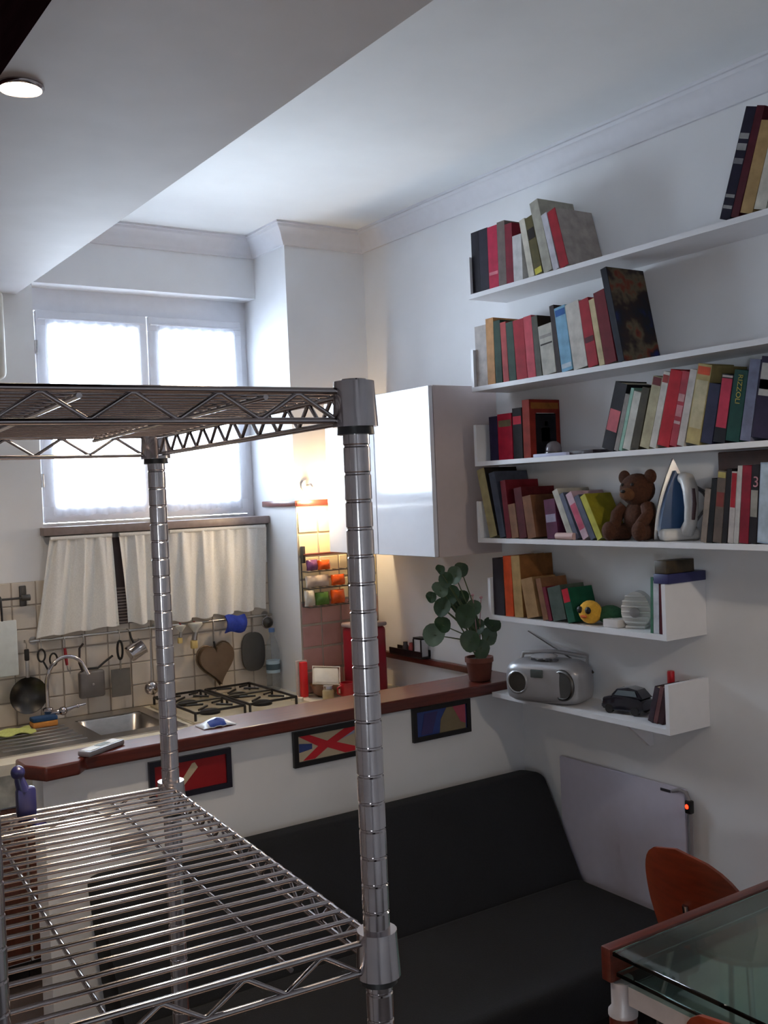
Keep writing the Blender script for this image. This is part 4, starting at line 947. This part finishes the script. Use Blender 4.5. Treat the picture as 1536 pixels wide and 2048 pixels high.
# ================================================================== KITCHEN THINGS
YH = 4.545                                           # plane of the hanging utensils
ZR = 1.232
t = thing('utensil_rail', 'long steel hanging rail on the tiles below the cafe curtains', 'rail', (1.76, 4.56, ZR))
MB().cyl((1.175, 4.558, ZR), (2.352, 4.558, ZR), 0.006).build('rail_bar', steel, t, world=True)
for x in (1.20, 1.76, 2.33): MB().cyl((x, 4.558, ZR), (x, 4.5915, ZR), 0.007).cyl((x, 4.588, ZR), (x, 4.5918, ZR), 0.018).build('rail_bracket', steel, t, world=True)
t = thing('short_rail', 'short dark rail with a round bracket at the far left above the utensils', 'rail', (0.95, 4.56, 1.41))
MB().cyl((0.72, 4.552, 1.425), (1.165, 4.552, 1.425), 0.005).build('rail_bar', dark_steel, t, world=True)
MB().cyl((1.165, 4.552, 1.425), (1.165, 4.5918, 1.425), 0.012).cyl((1.15, 4.55, 1.425), (1.185, 4.55, 1.425), 0.014).rbox(1.15, 1.18, 4.584, 4.5918, 1.385, 1.475, 0.004).build('rail_bracket', dark_steel, t, world=True)
hook_n = [0]
def hook(t, x, z1, col=steel, zr=ZR, yr=4.558, y=None):
    y = YH if y is None else y
    b = MB().tube([(x, yr+0.006, zr-0.003), (x, yr+0.004, zr+0.0085), (x, yr-0.005, zr+0.0085), (x, y-0.004, zr-0.004), (x, y-0.004, (zr+z1)/2), (x, y, z1-0.002), (x, y+0.004, z1+0.003)], 0.0022, 6)
    b.build('hook', col, t, world=True)
U = 'utensils hanging on the kitchen rail'
def hung(name, label, cat, x, z): return thing(name, label, cat, (x, YH, z), group=U)
# white chopping board on the short rail
a = P(0, 1238, y=4.53); b = P(38, 1350, y=4.53)
t = thing('chopping_board', 'white rounded chopping board hanging at the far left', 'chopping board', (1.0, 4.53, b.z))
MB().rbox(0.86, b.x, 4.524, 4.536, b.z, a.z-0.01, 0.005, 2).build('board', mat('white_board', (206, 212, 212), 0.5), t, world=True)
MB().tube([(1.06, 4.552, 1.4365), (1.06, 4.540, 1.432), (1.06, 4.53, 1.38), (1.06, 4.53, 1.335)], 0.005, 6).build('hook', black_pl, t, world=True)
# frying pan
q = P(56, 1390, y=YH)
t = hung('frying_pan', 'dark round frying pan hanging at the left end of the rail', 'pan', q.x, q.z-0.08)
Mx = TR(q.x, YH+0.012, q.z, 90)
MB().lathe([(0.0, 0.0), (0.062, 0.0), (0.076, 0.026), (0.080, 0.027), (0.066, -0.003), (0.0, -0.003)], 36, Mx).build('pan_body', mat('pan_steel', (74, 72, 70), 0.32, 0.9), t, world=True)
MB().rbox(q.x-0.008, q.x+0.008, YH-0.016, YH-0.008, q.z+0.076, q.z+0.15, 0.003).build('handle', steel, t, world=True)
MB().rbox(q.x-0.010, q.x+0.010, YH-0.018, YH-0.006, q.z+0.15, q.z+0.20, 0.004).build('grip', black_pl, t, world=True)
hook(t, q.x, q.z+0.205, y=YH-0.012)
# scissors
q = P(95, 1315, y=YH)
t = hung('scissors', 'black-handled kitchen scissors hanging beside the frying pan', 'scissors', q.x, q.z-0.09)
for s, dz in ((-1, 0.012), (1, -0.012)):
    cx, cz = q.x+s*0.026, q.z+dz; ring = [(cx+0.016*math.cos(R(a2)), YH+s*0.002, cz+0.027*math.sin(R(a2))) for a2 in range(0, 360, 24)]
    MB().tube(ring, 0.0042, 8, True).tube([(cx-s*0.006, YH+s*0.002, cz-0.025), (q.x, YH+s*0.002, q.z-0.055)], 0.0042, 8).build('handle_loop', black_pl, t, world=True)
MB().prism([(q.x-0.006, q.z-0.05), (q.x+0.006, q.z-0.05), (q.x+0.002, q.z-0.095)], YH-0.003, YH+0.003, 'y').build('blades', steel, t, world=True)
hook(t, q.x-0.026, q.z+0.038)
# red peeler
q = P(134, 1330, y=YH)
t = hung('vegetable_peeler', 'red-handled peeler hanging right of the scissors', 'peeler', q.x, q.z-0.04)
MB().tube([(q.x-0.006, YH, q.z+0.075), (q.x-0.004, YH, q.z+0.04), (q.x, YH, q.z)], [0.006, 0.008, 0.006], 10).build('handle', mat('red_handle', (140, 26, 34), 0.4), t, world=True)
MB().tube([(q.x, YH, q.z), (q.x+0.003, YH, q.z-0.02), (q.x+0.012, YH, q.z-0.04), (q.x+0.014, YH, q.z-0.012)], 0.003, 8).build('blade', steel, t, world=True)
hook(t, q.x-0.006, q.z+0.079)
# square toasting pan with wire handle
q = P(184, 1368, y=YH)
t = hung('square_pan', 'square grey sandwich pan with a bent black wire handle', 'pan', q.x, q.z-0.06)
MB().rbox(q.x-0.058, q.x+0.058, YH-0.012, YH+0.02, q.z-0.060, q.z+0.060, 0.011, 3).build('pan_body', mat('pan_grey', (120, 114, 110), 0.4, 0.6), t, world=True)
MB().ball((q.x+0.002, YH-0.013, q.z), 0.006, 0.003, 0.006).build('rivet', steel, t, world=True)
MB().tube([(q.x-0.05, YH, q.z+0.058), (q.x-0.03, YH, q.z+0.07), (q.x+0.03, YH, q.z+0.068), (q.x+0.06, YH, q.z+0.09), (q.x+0.10, YH, q.z+0.115)], 0.0052, 8).build('wire_handle', black_pl, t, world=True)
MB().tube([(q.x-0.04, YH, q.z+0.064), (q.x-0.052, YH, q.z+0.10), (q.x-0.048, YH, q.z+0.165), (q.x-0.03, YH, q.z+0.185)], 0.0052, 8).build('hanging_loop', mat('brown_black', (44, 32, 32), 0.5), t, world=True)
hook(t, q.x-0.03, q.z+0.190)
# turner with black loop handle
q = P(240, 1300, y=YH)
t = hung('steel_turner', 'wide grey turner with a black loop handle', 'turner', q.x, q.z-0.21)
MB().tube([(q.x+0.012*math.cos(R(a2)), YH, q.z+0.042*math.sin(R(a2))) for a2 in range(0, 360, 24)], 0.0055, 8, True).build('handle_loop', black_pl, t, world=True)
MB().tube([(q.x, YH, q.z-0.042), (q.x, YH+0.004, q.z-0.09)], 0.004, 6).build('shaft', steel, t, world=True)
MB().rbox(q.x-0.045, q.x+0.045, YH+0.003, YH+0.006, q.z-0.21, q.z-0.085, 0.001, 1).build('blade', mat('turner_grey', (116, 112, 106), 0.5, 0.5), t, world=True)
hook(t, q.x, q.z+0.046)
# little steel milk pot
q = P(272, 1300, y=YH-0.03)
t = thing('milk_pot', 'shiny steel milk pot hanging tilted near the rack post', 'pot', (q.x, YH-0.03, q.z-0.05), group=U)
Mx = TR(q.x, YH-0.03, q.z, 0, 62, 0)
MB().lathe([(0.0, -0.036), (0.036, -0.036), (0.038, -0.030), (0.037, 0.034), (0.040, 0.037), (0.036, 0.036), (0.034, -0.03), (0.0, -0.031)], 28, Mx).build('pot_body', chrome, t, world=True)
MB().tube([(q.x-0.01, YH-0.03, q.z+0.034), (q.x-0.02, YH-0.028, q.z+0.06), (q.x-0.022, YH-0.02, q.z+0.085)], 0.005, 8).build('handle', black_pl, t, world=True)
hook(t, q.x-0.022, q.z+0.088, y=YH-0.02)
# ladle
q = P(301, 1375, y=YH)
t = hung('soup_ladle', 'steel ladle with its round bowl hanging low by the sink', 'ladle', q.x, q.z-0.035)
MB().lathe([(0.033, 0.0), (0.030, 0.014), (0.018, 0.024), (0.0, 0.027), (0.0, 0.024), (0.017, 0.021), (0.028, 0.012), (0.031, 0.0)], 28, TR(q.x, YH-0.012, q.z, 90)).build('bowl', chrome, t, world=True)
MB().tube([(q.x, YH-0.012, q.z+0.031), (q.x+0.006, YH-0.004, q.z+0.08), (q.x+0.010, YH, q.z+0.21)], 0.0035, 8).build('stem', steel, t, world=True)
hook(t, q.x+0.010, q.z+0.214)
# two scoops
wht = mat('white_enamel', (214, 214, 208), 0.3); pale_wood = mat('pale_wood', (206, 182, 118), 0.5, var=0.1)
for (px, py, k, lab) in ((362, 1268, 0.8, 'smaller white funnel scoop with pale wooden tip beside the rack post'), (391, 1270, 1.15, 'larger white funnel scoop with pale wooden tip left of the blue mitt')):
    q = P(px, py, y=YH)
    t = hung('funnel_scoop', lab, 'scoop', q.x, q.z-0.055*k)
    MB().lathe([(0.008*k, -0.01*k), (0.012*k, 0.0), (0.030*k, 0.022*k), (0.030*k, 0.03*k), (0.0, 0.034*k)], 20, TR(q.x, YH, q.z+0.02*k)).build('funnel', wht, t, world=True)
    MB().tube([(q.x, YH, q.z+0.012*k), (q.x-0.006*k, YH, q.z-0.02*k)], [0.009*k, 0.012*k], 12).build('neck', steel, t, world=True)
    MB().rbox(q.x-0.022*k, q.x+0.006*k, YH-0.011*k, YH+0.011*k, q.z-0.055*k, q.z-0.02*k, 0.006*k).build('wooden_tip', pale_wood, t, world=True)
    hook(t, q.x, q.z+0.054*k, mat('red_hook', (150, 30, 36), 0.4))
# blue mitt
q = P(464, 1240, y=YH)
t = hung('oven_mitt', 'folded blue oven mitt over the rail above the heart-shaped pan', 'oven mitt', q.x, q.z-0.05)
rows = []
for i in range(9):
    u = i/8; rows.append([(q.x-0.052+0.104*j/8+0.01*math.sin(u*3), YH-0.034-0.010*math.sin(u*math.pi)-0.004*math.sin(j*1.3+u*2), q.z-0.056+0.082*u+0.006*math.sin(j*0.8)) for j in range(9)])
MB().grid(rows, (0, 0.014, 0)).build('mitt_cloth', mat('blue_cloth', (34, 56, 150), 0.9, var=0.12, scale=90, bump=0.2), t, world=True, angle=70)
MB().tube([(q.x-0.01, 4.558, ZR-0.008), (q.x-0.012, 4.548, ZR-0.012), (q.x-0.02, YH, q.z+0.03)], 0.003, 6).tube([(q.x-0.01, 4.566, ZR), (q.x-0.01, 4.558, ZR+0.0085), (q.x-0.01, 4.550, ZR), (q.x-0.014, 4.546, q.z+0.03)], 0.003, 6).build('loop', mat('blue_cloth', (34, 56, 150)), t, world=True)
# heart-shaped pan
q = P(432, 1322, y=YH)
t = hung('heart_pan', 'brown heart-shaped cake pan hanging above the hob', 'cake pan', q.x, q.z-0.12)
def heart(s, n=40):
    out = []
    for i in range(n):
        a2 = 2*math.pi*i/n; x = 16*math.sin(a2)**3; z = 13*math.cos(a2)-5*math.cos(2*a2)-2*math.cos(3*a2)-math.cos(4*a2); out.append((x/19.5*s, (z*1.0+(1.5 if abs(x) < 3 and z > 0 else 0))/16.2*s))
    return out
rt = Matrix.Translation((q.x, 0, q.z)) @ Matrix.Rotation(R(-8), 4, 'Y')
brz = mat('bronze_pan', (118, 98, 78), 0.35, 0.5, var=0.1)
MB().prism([(x, z) for x, z in heart(0.108)], YH-0.028, YH+0.004, 'y', rt).build('pan_body', brz, t, world=True)
MB().tube([(x, YH+0.005, z) for x, z in heart(0.114)], 0.0045, 6, True, M=rt).build('rim', brz, t, world=True)
MB().tube([(q.x+0.01, YH, q.z+0.035), (q.x-0.004, YH-0.004, q.z+0.075), (q.x-0.006, YH, q.z+0.095)], 0.005, 6).build('ring', black_pl, t, world=True)
hook(t, q.x-0.006, q.z+0.099)
# dark round trivet
q = P(507, 1303, y=4.57)
t = thing('round_board', 'dark rounded board hanging behind the water bottle', 'board', (q.x, 4.572, q.z-0.09), group=U)
MB().prism([(q.x+0.062*math.copysign(abs(math.cos(2*math.pi*i/36))**0.7, math.cos(2*math.pi*i/36)), q.z+0.095*math.copysign(abs(math.sin(2*math.pi*i/36))**0.75, math.sin(2*math.pi*i/36))) for i in range(36)], 4.566, 4.578, 'y').build('board', mat('slate_board', (74, 72, 70), 0.6), t, world=True)
hook(t, q.x, q.z+0.096, yr=4.558, y=4.568)
# tea strainer
q = P(535, 1245, y=YH)
t = hung('tea_strainer', 'small round steel strainer at the right end of the rail', 'strainer', q.x, q.z-0.03)
MB().tube([(q.x+0.028*math.cos(R(a2)), YH, q.z+0.028*math.sin(R(a2))) for a2 in range(0, 360, 18)], 0.0035, 6, True).build('ring', chrome, t, world=True)
MB().lathe([(0.028, 0.0), (0.022, 0.014), (0.0, 0.02)], 24, TR(q.x, YH, q.z, 90)).build('mesh_bowl', dark_steel, t, world=True)
hook(t, q.x, q.z+0.031)
# water bottle on the worktop behind the hob, against the tiles
bxx, byy = 2.345-0.04, 4.515
q = P(553, 1372, y=4.5); bxx = min(q.x, XP-0.042)
t = thing('water_bottle', 'clear plastic water bottle with a pale blue label by the pillar', 'bottle', (bxx, 4.50, ZT+0.0005))
clear = thin('clear_plastic', (196, 206, 214), 0.72, translucent=True)
MB().lathe([(0.030, 0.0), (0.034, 0.006), (0.034, 0.07), (0.031, 0.08), (0.034, 0.09), (0.034, 0.19), (0.026, 0.23), (0.013, 0.265), (0.013, 0.285)], 28).build('bottle_body', clear, t)
MB().lathe([(0.0346, 0.085), (0.0346, 0.145)], 28).build('label_band', mat('label_blue', (176, 200, 212), 0.5), t)
MB().lathe([(0.0348, 0.10), (0.0348, 0.128)], 28).build('label_print', mat('label_dark', (70, 92, 104), 0.5), t)
MB().lathe([(0.015, 0.283), (0.015, 0.302), (0, 0.303)], 20).build('bottle_cap', mat('cap_blue', (90, 120, 170), 0.4), t)
# cloth, sponge, soap
q = P(20, 1478, z=ZT+0.012)
rows = []
for i in range(9):
    rows.append([(0.93+0.20*j/10, 4.34+0.12*i/8+0.006*math.sin(j), ZT+0.013+0.012*abs(math.sin(j*0.7+i*0.5))) for j in range(11)])
solo('dish_cloth', MB().grid(rows, (0, 0, -0.0035)), mat('lime_cloth', (196, 204, 122), 0.95, var=0.1, scale=120, bump=0.3), 'lime yellow dish cloth lying on the sink drainer', 'cloth', angle=70)
q = P(102, 1462, z=ZT+0.03)
t = thing('scrub_sponge', 'blue and orange scrub sponge by the tap', 'sponge', (1.195, 4.455, ZT+0.0112))
MB().rbox(-0.055, 0.05, -0.03, 0.03, 0, 0.024, 0.005).build('orange_foam', mat('orange_foam', (206, 138, 66), 0.95, bump=0.5, scale=90), t)
MB().rbox(-0.055, 0.05, -0.03, 0.03, 0.0242, 0.042, 0.005).build('blue_pad', mat('blue_pad', (40, 72, 112), 0.95, bump=0.5, scale=120), t)
# remote on the counter end
q0 = P(178, 1503, z=1.04); q1 = P(222, 1488, z=1.04)
an = math.atan2(q1.y-q0.y, q1.x-q0.x); c = (q0+q1)/2
t = thing('remote_control', 'silver remote control lying on the notched end of the wooden counter', 'remote', (1.035, 3.212, 1.0364), (0, 0, R(32)))
MB().rbox(-0.085, 0.085, -0.024, 0.024, 0, 0.018, 0.005).build('case', mat('silver_case', (150, 150, 156), 0.35, 0.4), t)
MB().rbox(-0.075, 0.075, -0.019, 0.019, 0.0178, 0.0192, 0.0005, 1).build('face_plate', mat('pale_face', (206, 208, 210), 0.3), t)
MB().rbox(-0.02, 0.03, -0.013, 0.013, 0.019, 0.0205, 0.0005, 1).build('display', mat('remote_display', (140, 154, 160), 0.2), t)
# blue and white packet
q = P(432, 1449, z=1.04)
rows = []
for i in range(9):
    rows.append([(q.x-0.06+0.12*j/10, q.y-0.035+0.075*i/8, 1.0372+0.022*math.sin(math.pi*j/10)*math.sin(math.pi*i/8)+0.004*abs(math.sin(j*2.1+i*1.3))*math.sin(math.pi*j/10)) for j in range(11)])
t = thing('snack_packet', 'crumpled white and blue packet on the wooden counter before the hob', 'packet', (q.x, q.y, 1.0368))
MB().grid(rows, (0, 0, 0.0025)).build('wrapper', mat('white_foil', (206, 214, 226), 0.3), t, world=True, angle=70)
rows = [[(x, y, z+0.0032) for (x, y, z) in r[2:8]] for r in rows[0:4]]
MB().grid(rows, (0, 0, 0.0006)).build('blue_print', mat('blue_foil', (40, 66, 150), 0.3), t, world=True, angle=70)
# spice rack on the pillar
t = thing('spice_rack', 'small wire rack on the pillar holding bright food packets', 'rack', (2.49, YP-0.04, 1.28))
zt_, zb_ = 1.535, 1.288; xa, xb = XP+0.012, XP+0.27
b = MB().cyl((xa, YP-0.03, zt_), (xb, YP-0.03, zt_), 0.005).build('top_rail', mat('rose_metal', (120, 66, 60), 0.4, 0.3), t, world=True)
MB().rbox(xa-0.004, xa+0.012, YP-0.034, YP-0.009, zt_-0.04, zt_+0.04, 0.003).build('rail_bracket', dark_steel, t, world=True)
for zz in (zb_, 1.375, 1.455):
    MB().tube([(xa, YP-0.01, zz), (xa, YP-0.075, zz), (xb, YP-0.075, zz), (xb, YP-0.01, zz)], 0.003, 6).build('wire_tray', dark_steel, t, world=True)
    for i in range(7): MB().cyl((xa+0.01+i*0.04, YP-0.075, zz), (xa+0.01+i*0.04, YP-0.01, zz), 0.002, n=6).build('tray_wire', dark_steel, t, world=True)
for x in (xa, xb): MB().cyl((x, YP-0.01, zb_), (x, YP-0.01, zt_), 0.003).build('upright', dark_steel, t, world=True)
foil = lambda n, c: mat(n, c, 0.25, var=0.12, scale=30)
def packet(x, z, w, h, m, label, cat='packet'):
    rows = []
    for i in range(7):
        rows.append([(x-w/2+w*j/6, YP-0.042-0.016*math.sin(math.pi*i/6)*math.sin(math.pi*j/6)-0.003*math.sin(j*2+i), z+h*i/6) for j in range(7)])
    solo('food_packet', MB().grid(rows, (0, 0.012, 0)), m, label, cat, 'packets in the spice rack', angle=70)
packet(2.415, 1.4585, 0.055, 0.05, foil('violet_foil', (120, 70, 120)), 'violet and white packet on the top tier of the spice rack')
packet(2.48, 1.4585, 0.06, 0.045, foil('orange_foil', (226, 92, 30)), 'orange packet on the top tier of the spice rack')
packet(2.44, 1.3785, 0.12, 0.055, foil('clear_foil', (206, 190, 178)), 'pale crinkled packet on the middle tier of the spice rack')
packet(2.555, 1.3785, 0.07, 0.05, foil('orange_foil', (226, 92, 30)), 'orange packet on the middle tier of the spice rack')
packet(2.395, 1.2915, 0.05, 0.075, foil('white_foil2', (226, 218, 204)), 'white bag at the left of the bottom tier of the spice rack')
packet(2.463, 1.2915, 0.07, 0.06, foil('green_foil', (96, 140, 60)), 'green packet on the bottom tier of the spice rack')
packet(2.55, 1.2915, 0.07, 0.065, foil('orange_foil', (226, 92, 30)), 'orange packet on the bottom tier of the spice rack')
# worktop clutter in front of the pillar
t = thing('mixing_bowl', 'dark glass bowl on the worktop before the pillar', 'bowl', (2.42, 4.18, ZT+0.0005))
MB().lathe([(0.035, 0), (0.06, 0.02), (0.072, 0.055), (0.076, 0.058), (0.068, 0.054), (0.055, 0.02), (0.0, 0.008)], 28).build('bowl', mat('amber_bowl', (120, 84, 56), 0.15), t)
MB().lathe([(0.036, 0.0), (0.038, 0.004), (0.034, 0.008)], 28).build('bowl_foot', dark_steel, t)
t = thing('plastic_tub', 'white plastic food tub tilted on the dark bowl, catching the lamp light', 'tub', (2.415, 4.165, ZT+0.0605))
tub = mat('white_tub', (240, 236, 226), 0.35)
Mx = TR(0, 0, 0.03, 64, 6, -22)
MB().rbox(-0.062, 0.062, -0.04, 0.04, 0.0, 0.03, 0.012, 3, Mx).build('tub_body', tub, t)
MB().tube([tuple(Mx @ Vector(p)) for p in [(-0.064, -0.042, 0.03), (0.064, -0.042, 0.03), (0.064, 0.042, 0.03), (-0.064, 0.042, 0.03)]], 0.003, 6, True).build('tub_rim', tub, t)
solo('label_card', MB().rbox(2.525-0.22, 2.365, 4.244, 4.252, 0.9, 1.07, 0.002, 1), mat('card_pale', (206, 196, 190), 0.5), 'pale card standing against the tiles behind the white tub', 'card').location.z = ZT+0.0005
solo('tomato_packet', MB().rbox(2.318, 2.352, 4.215, 4.240, ZT+0.0005, ZT+0.165, 0.004), mat('tomato_red', (220, 36, 40), 0.35), 'bright red carton beside the white tub', 'carton')
t = thing('pepper_jar', 'small metal-lidded glass jar on the worktop before the pillar', 'jar', (2.375, 4.075, ZT+0.0005))
MB().lathe([(0.025, 0), (0.027, 0.003), (0.027, 0.045), (0.021, 0.054)], 20).build('jar_glass', mat('jar_spice', (166, 146, 110), 0.15), t)
MB().lathe([(0.023, 0.054), (0.023, 0.068), (0, 0.069)], 20).build('lid', chrome, t)
t = thing('red_mug', 'red mug at the foot of the tall red tin', 'mug', (2.475, 4.07, ZT+0.0005))
MB().lathe([(0.028, 0), (0.032, 0.004), (0.034, 0.07), (0.031, 0.07), (0.029, 0.008), (0, 0.006)], 24).build('mug_body', mat('red_mug', (168, 22, 32), 0.3), t)
MB().tube([(-0.033, 0, 0.058), (-0.052, 0, 0.05), (-0.052, 0, 0.025), (-0.032, 0, 0.016)], 0.0045, 8).build('handle', mat('red_mug', (168, 22, 32), 0.3), t)
# tall red tin with a pale lid in the corner
t = thing('storage_tin', 'tall dark red storage tin in the worktop corner behind the rack post', 'tin', (2.60, 4.10, ZT+0.0005))
MB().rbox(-0.085, 0.085, -0.065, 0.065, 0, 0.315, 0.018, 3).build('tin_body', mat('tin_red', (140, 16, 34), 0.35), t)
MB().rbox(-0.088, 0.088, -0.068, 0.068, 0.3152, 0.335, 0.008, 2).build('lid', mat('tin_lid', (176, 158, 156), 0.4), t)
MB().tube([(0.03, -0.01, 0.334), (0.035, -0.01, 0.35), (0.065, -0.01, 0.35), (0.07, -0.01, 0.334)], 0.005, 8).build('lid_handle', black_pl, t)
# black letter tray resting on the wooden strip of the right wall
t = thing('key_tray', 'small black tray standing on the wooden strip of the right wall', 'tray', (2.785, 3.97, 1.0365))
MB().rbox(2.745, 2.797, 3.845, 4.11, 1.0365, 1.046, 0.002).box(2.745, 2.749, 3.845, 4.11, 1.0455, 1.07).box(2.793, 2.797, 3.845, 4.11, 1.0455, 1.075).build('tray_body', black_pl, t, world=True)
t = thing('photo_cube', 'small white photo block with a black frame on the tray', 'frame', (2.77, 3.87, 1.0465))
MB().rbox(2.752, 2.790, 3.852, 3.915, 1.0465, 1.125, 0.002).build('block', mat('white_block', (206, 204, 206), 0.4), t, world=True)
MB().box(2.7505, 2.792, 3.850, 3.9165, 1.1252, 1.134).box(2.7485, 2.7515, 3.850, 3.858, 1.0465, 1.125).box(2.7485, 2.7515, 3.909, 3.917, 1.0465, 1.125).build('black_frame', black_pl, t, world=True)
for i, (c, n2) in enumerate((((176, 70, 66), 'red'), ((90, 86, 90), 'grey'))):
    solo('spice_jar', MB().lathe([(0.0, 0), (0.014, 0), (0.015, 0.035), (0.011, 0.042), (0.011, 0.055), (0, 0.056)], 16, TR(2.772, 3.96+i*0.05, 1.0465)), mat('spice_'+n2, c, 0.3), 'tiny %s jar on the black tray' % n2, 'jar')

# ------------------------------------------------------------------ potted plant on the counter
pc = (2.615, 3.262)
t = thing('potted_plant', 'potted plant with round dark green leaves on the counter end', 'plant', (pc[0], pc[1], 1.0364))
MB().lathe([(0.040, 0), (0.044, 0.004), (0.053, 0.075), (0.058, 0.077), (0.058, 0.096), (0.052, 0.096), (0.050, 0.085), (0.0, 0.083)], 28).build('pot', mat('terracotta', (104, 54, 40), 0.7, var=0.12), t)
MB().lathe([(0.05, 0.084), (0.03, 0.089), (0, 0.09)], 20).build('soil', mat('soil', (40, 30, 26), 1.0, bump=0.6), t)
leaf_g = mat('leaf_green', (40, 66, 40), 0.45, var=0.2, scale=30); leaf_p = mat('leaf_pale', (84, 104, 84), 0.45, var=0.15, scale=30)
stem_g = mat('stem_green', (70, 84, 50), 0.6)
leaves = [(985, 1250, .036), (940, 1282, .040), (962, 1298, .036), (932, 1232, .044), (978, 1272, .034), (915, 1215, .032), (948, 1215, .030), (900, 1190, .040), (885, 1215, .036), (910, 1150, .034), (922, 1140, .030), (880, 1140, .020), (868, 1270, .046), (885, 1250, .034), (880, 1180, .034), (925, 1195, .028), (955, 1255, .034), (862, 1195, .022), (892, 1160, .030)]
base = Vector(t['base']); rnd = random.Random(5)
for i, (px, py, r) in enumerate(leaves):
    q = P(px, py, y=3.25+(0.06 if px < 930 else -0.005)+rnd.uniform(-0.03, 0.03))-base
    root = Vector((rnd.uniform(-.012, .012), rnd.uniform(-.012, .012), 0.085))
    mid = root.lerp(q, 0.5)+Vector((0.015, 0, 0.03))
    MB().tube([root, root.lerp(mid, .5)+Vector((0, 0, .01)), mid, q], [.0035, .003, .0028, .002], 6).build('stem', stem_g, t)
    nv = Vector((-0.6+rnd.uniform(-.45, .45), -0.75+rnd.uniform(-.3, .3), 0.45+rnd.uniform(-.35, .35)))
    tilt = Matrix.Translation(q) @ nv.to_track_quat('Z', 'Y').to_matrix().to_4x4()
    vs = [(0, 0, -0.006)]; n = 16
    for ring in (0.5, 1.0):
        for j in range(n):
            a2 = 2*math.pi*j/n; rr = r*ring*(1+0.05*math.sin(3*a2))
            vs.append((rr*math.cos(a2), rr*1.12*math.sin(a2), 0.006*(ring**2)+0.0025*math.sin(4*a2)*ring))
    fs = [(0, 1+j, 1+(j+1) % n) for j in range(n)]+[(1+j, 1+n+j, 1+n+(j+1) % n, 1+(j+1) % n) for j in range(n)]
    k = len(vs); vs += [(x, y, z-0.0012) for x, y, z in vs]; fs += [tuple(reversed([v+k for v in f])) for f in fs]
    fs += [(1+n+j, 1+n+(j+1) % n, 1+n+(j+1) % n+k, 1+n+j+k) for j in range(n)]
    MB().add(vs, fs, tilt).build('leaf', leaf_p if (px < 880 and py > 1240) or i % 5 == 4 else leaf_g, t, angle=80)
for (px, py) in ((938, 1300), (945, 1190), (962, 1195)):
    q = P(px, py, y=3.23)-base
    MB().tube([Vector((0, 0, .088)), Vector((0, 0, .088)).lerp(q, .6)+Vector((0, 0, .02)), q], .0018, 6).ball(q, .007, .007, .006).build('flower_stalk', mat('flower_pink', (176, 130, 136), 0.7), t)
for o in bpy.data.objects:
    if 'base' in o.keys(): del o['base']
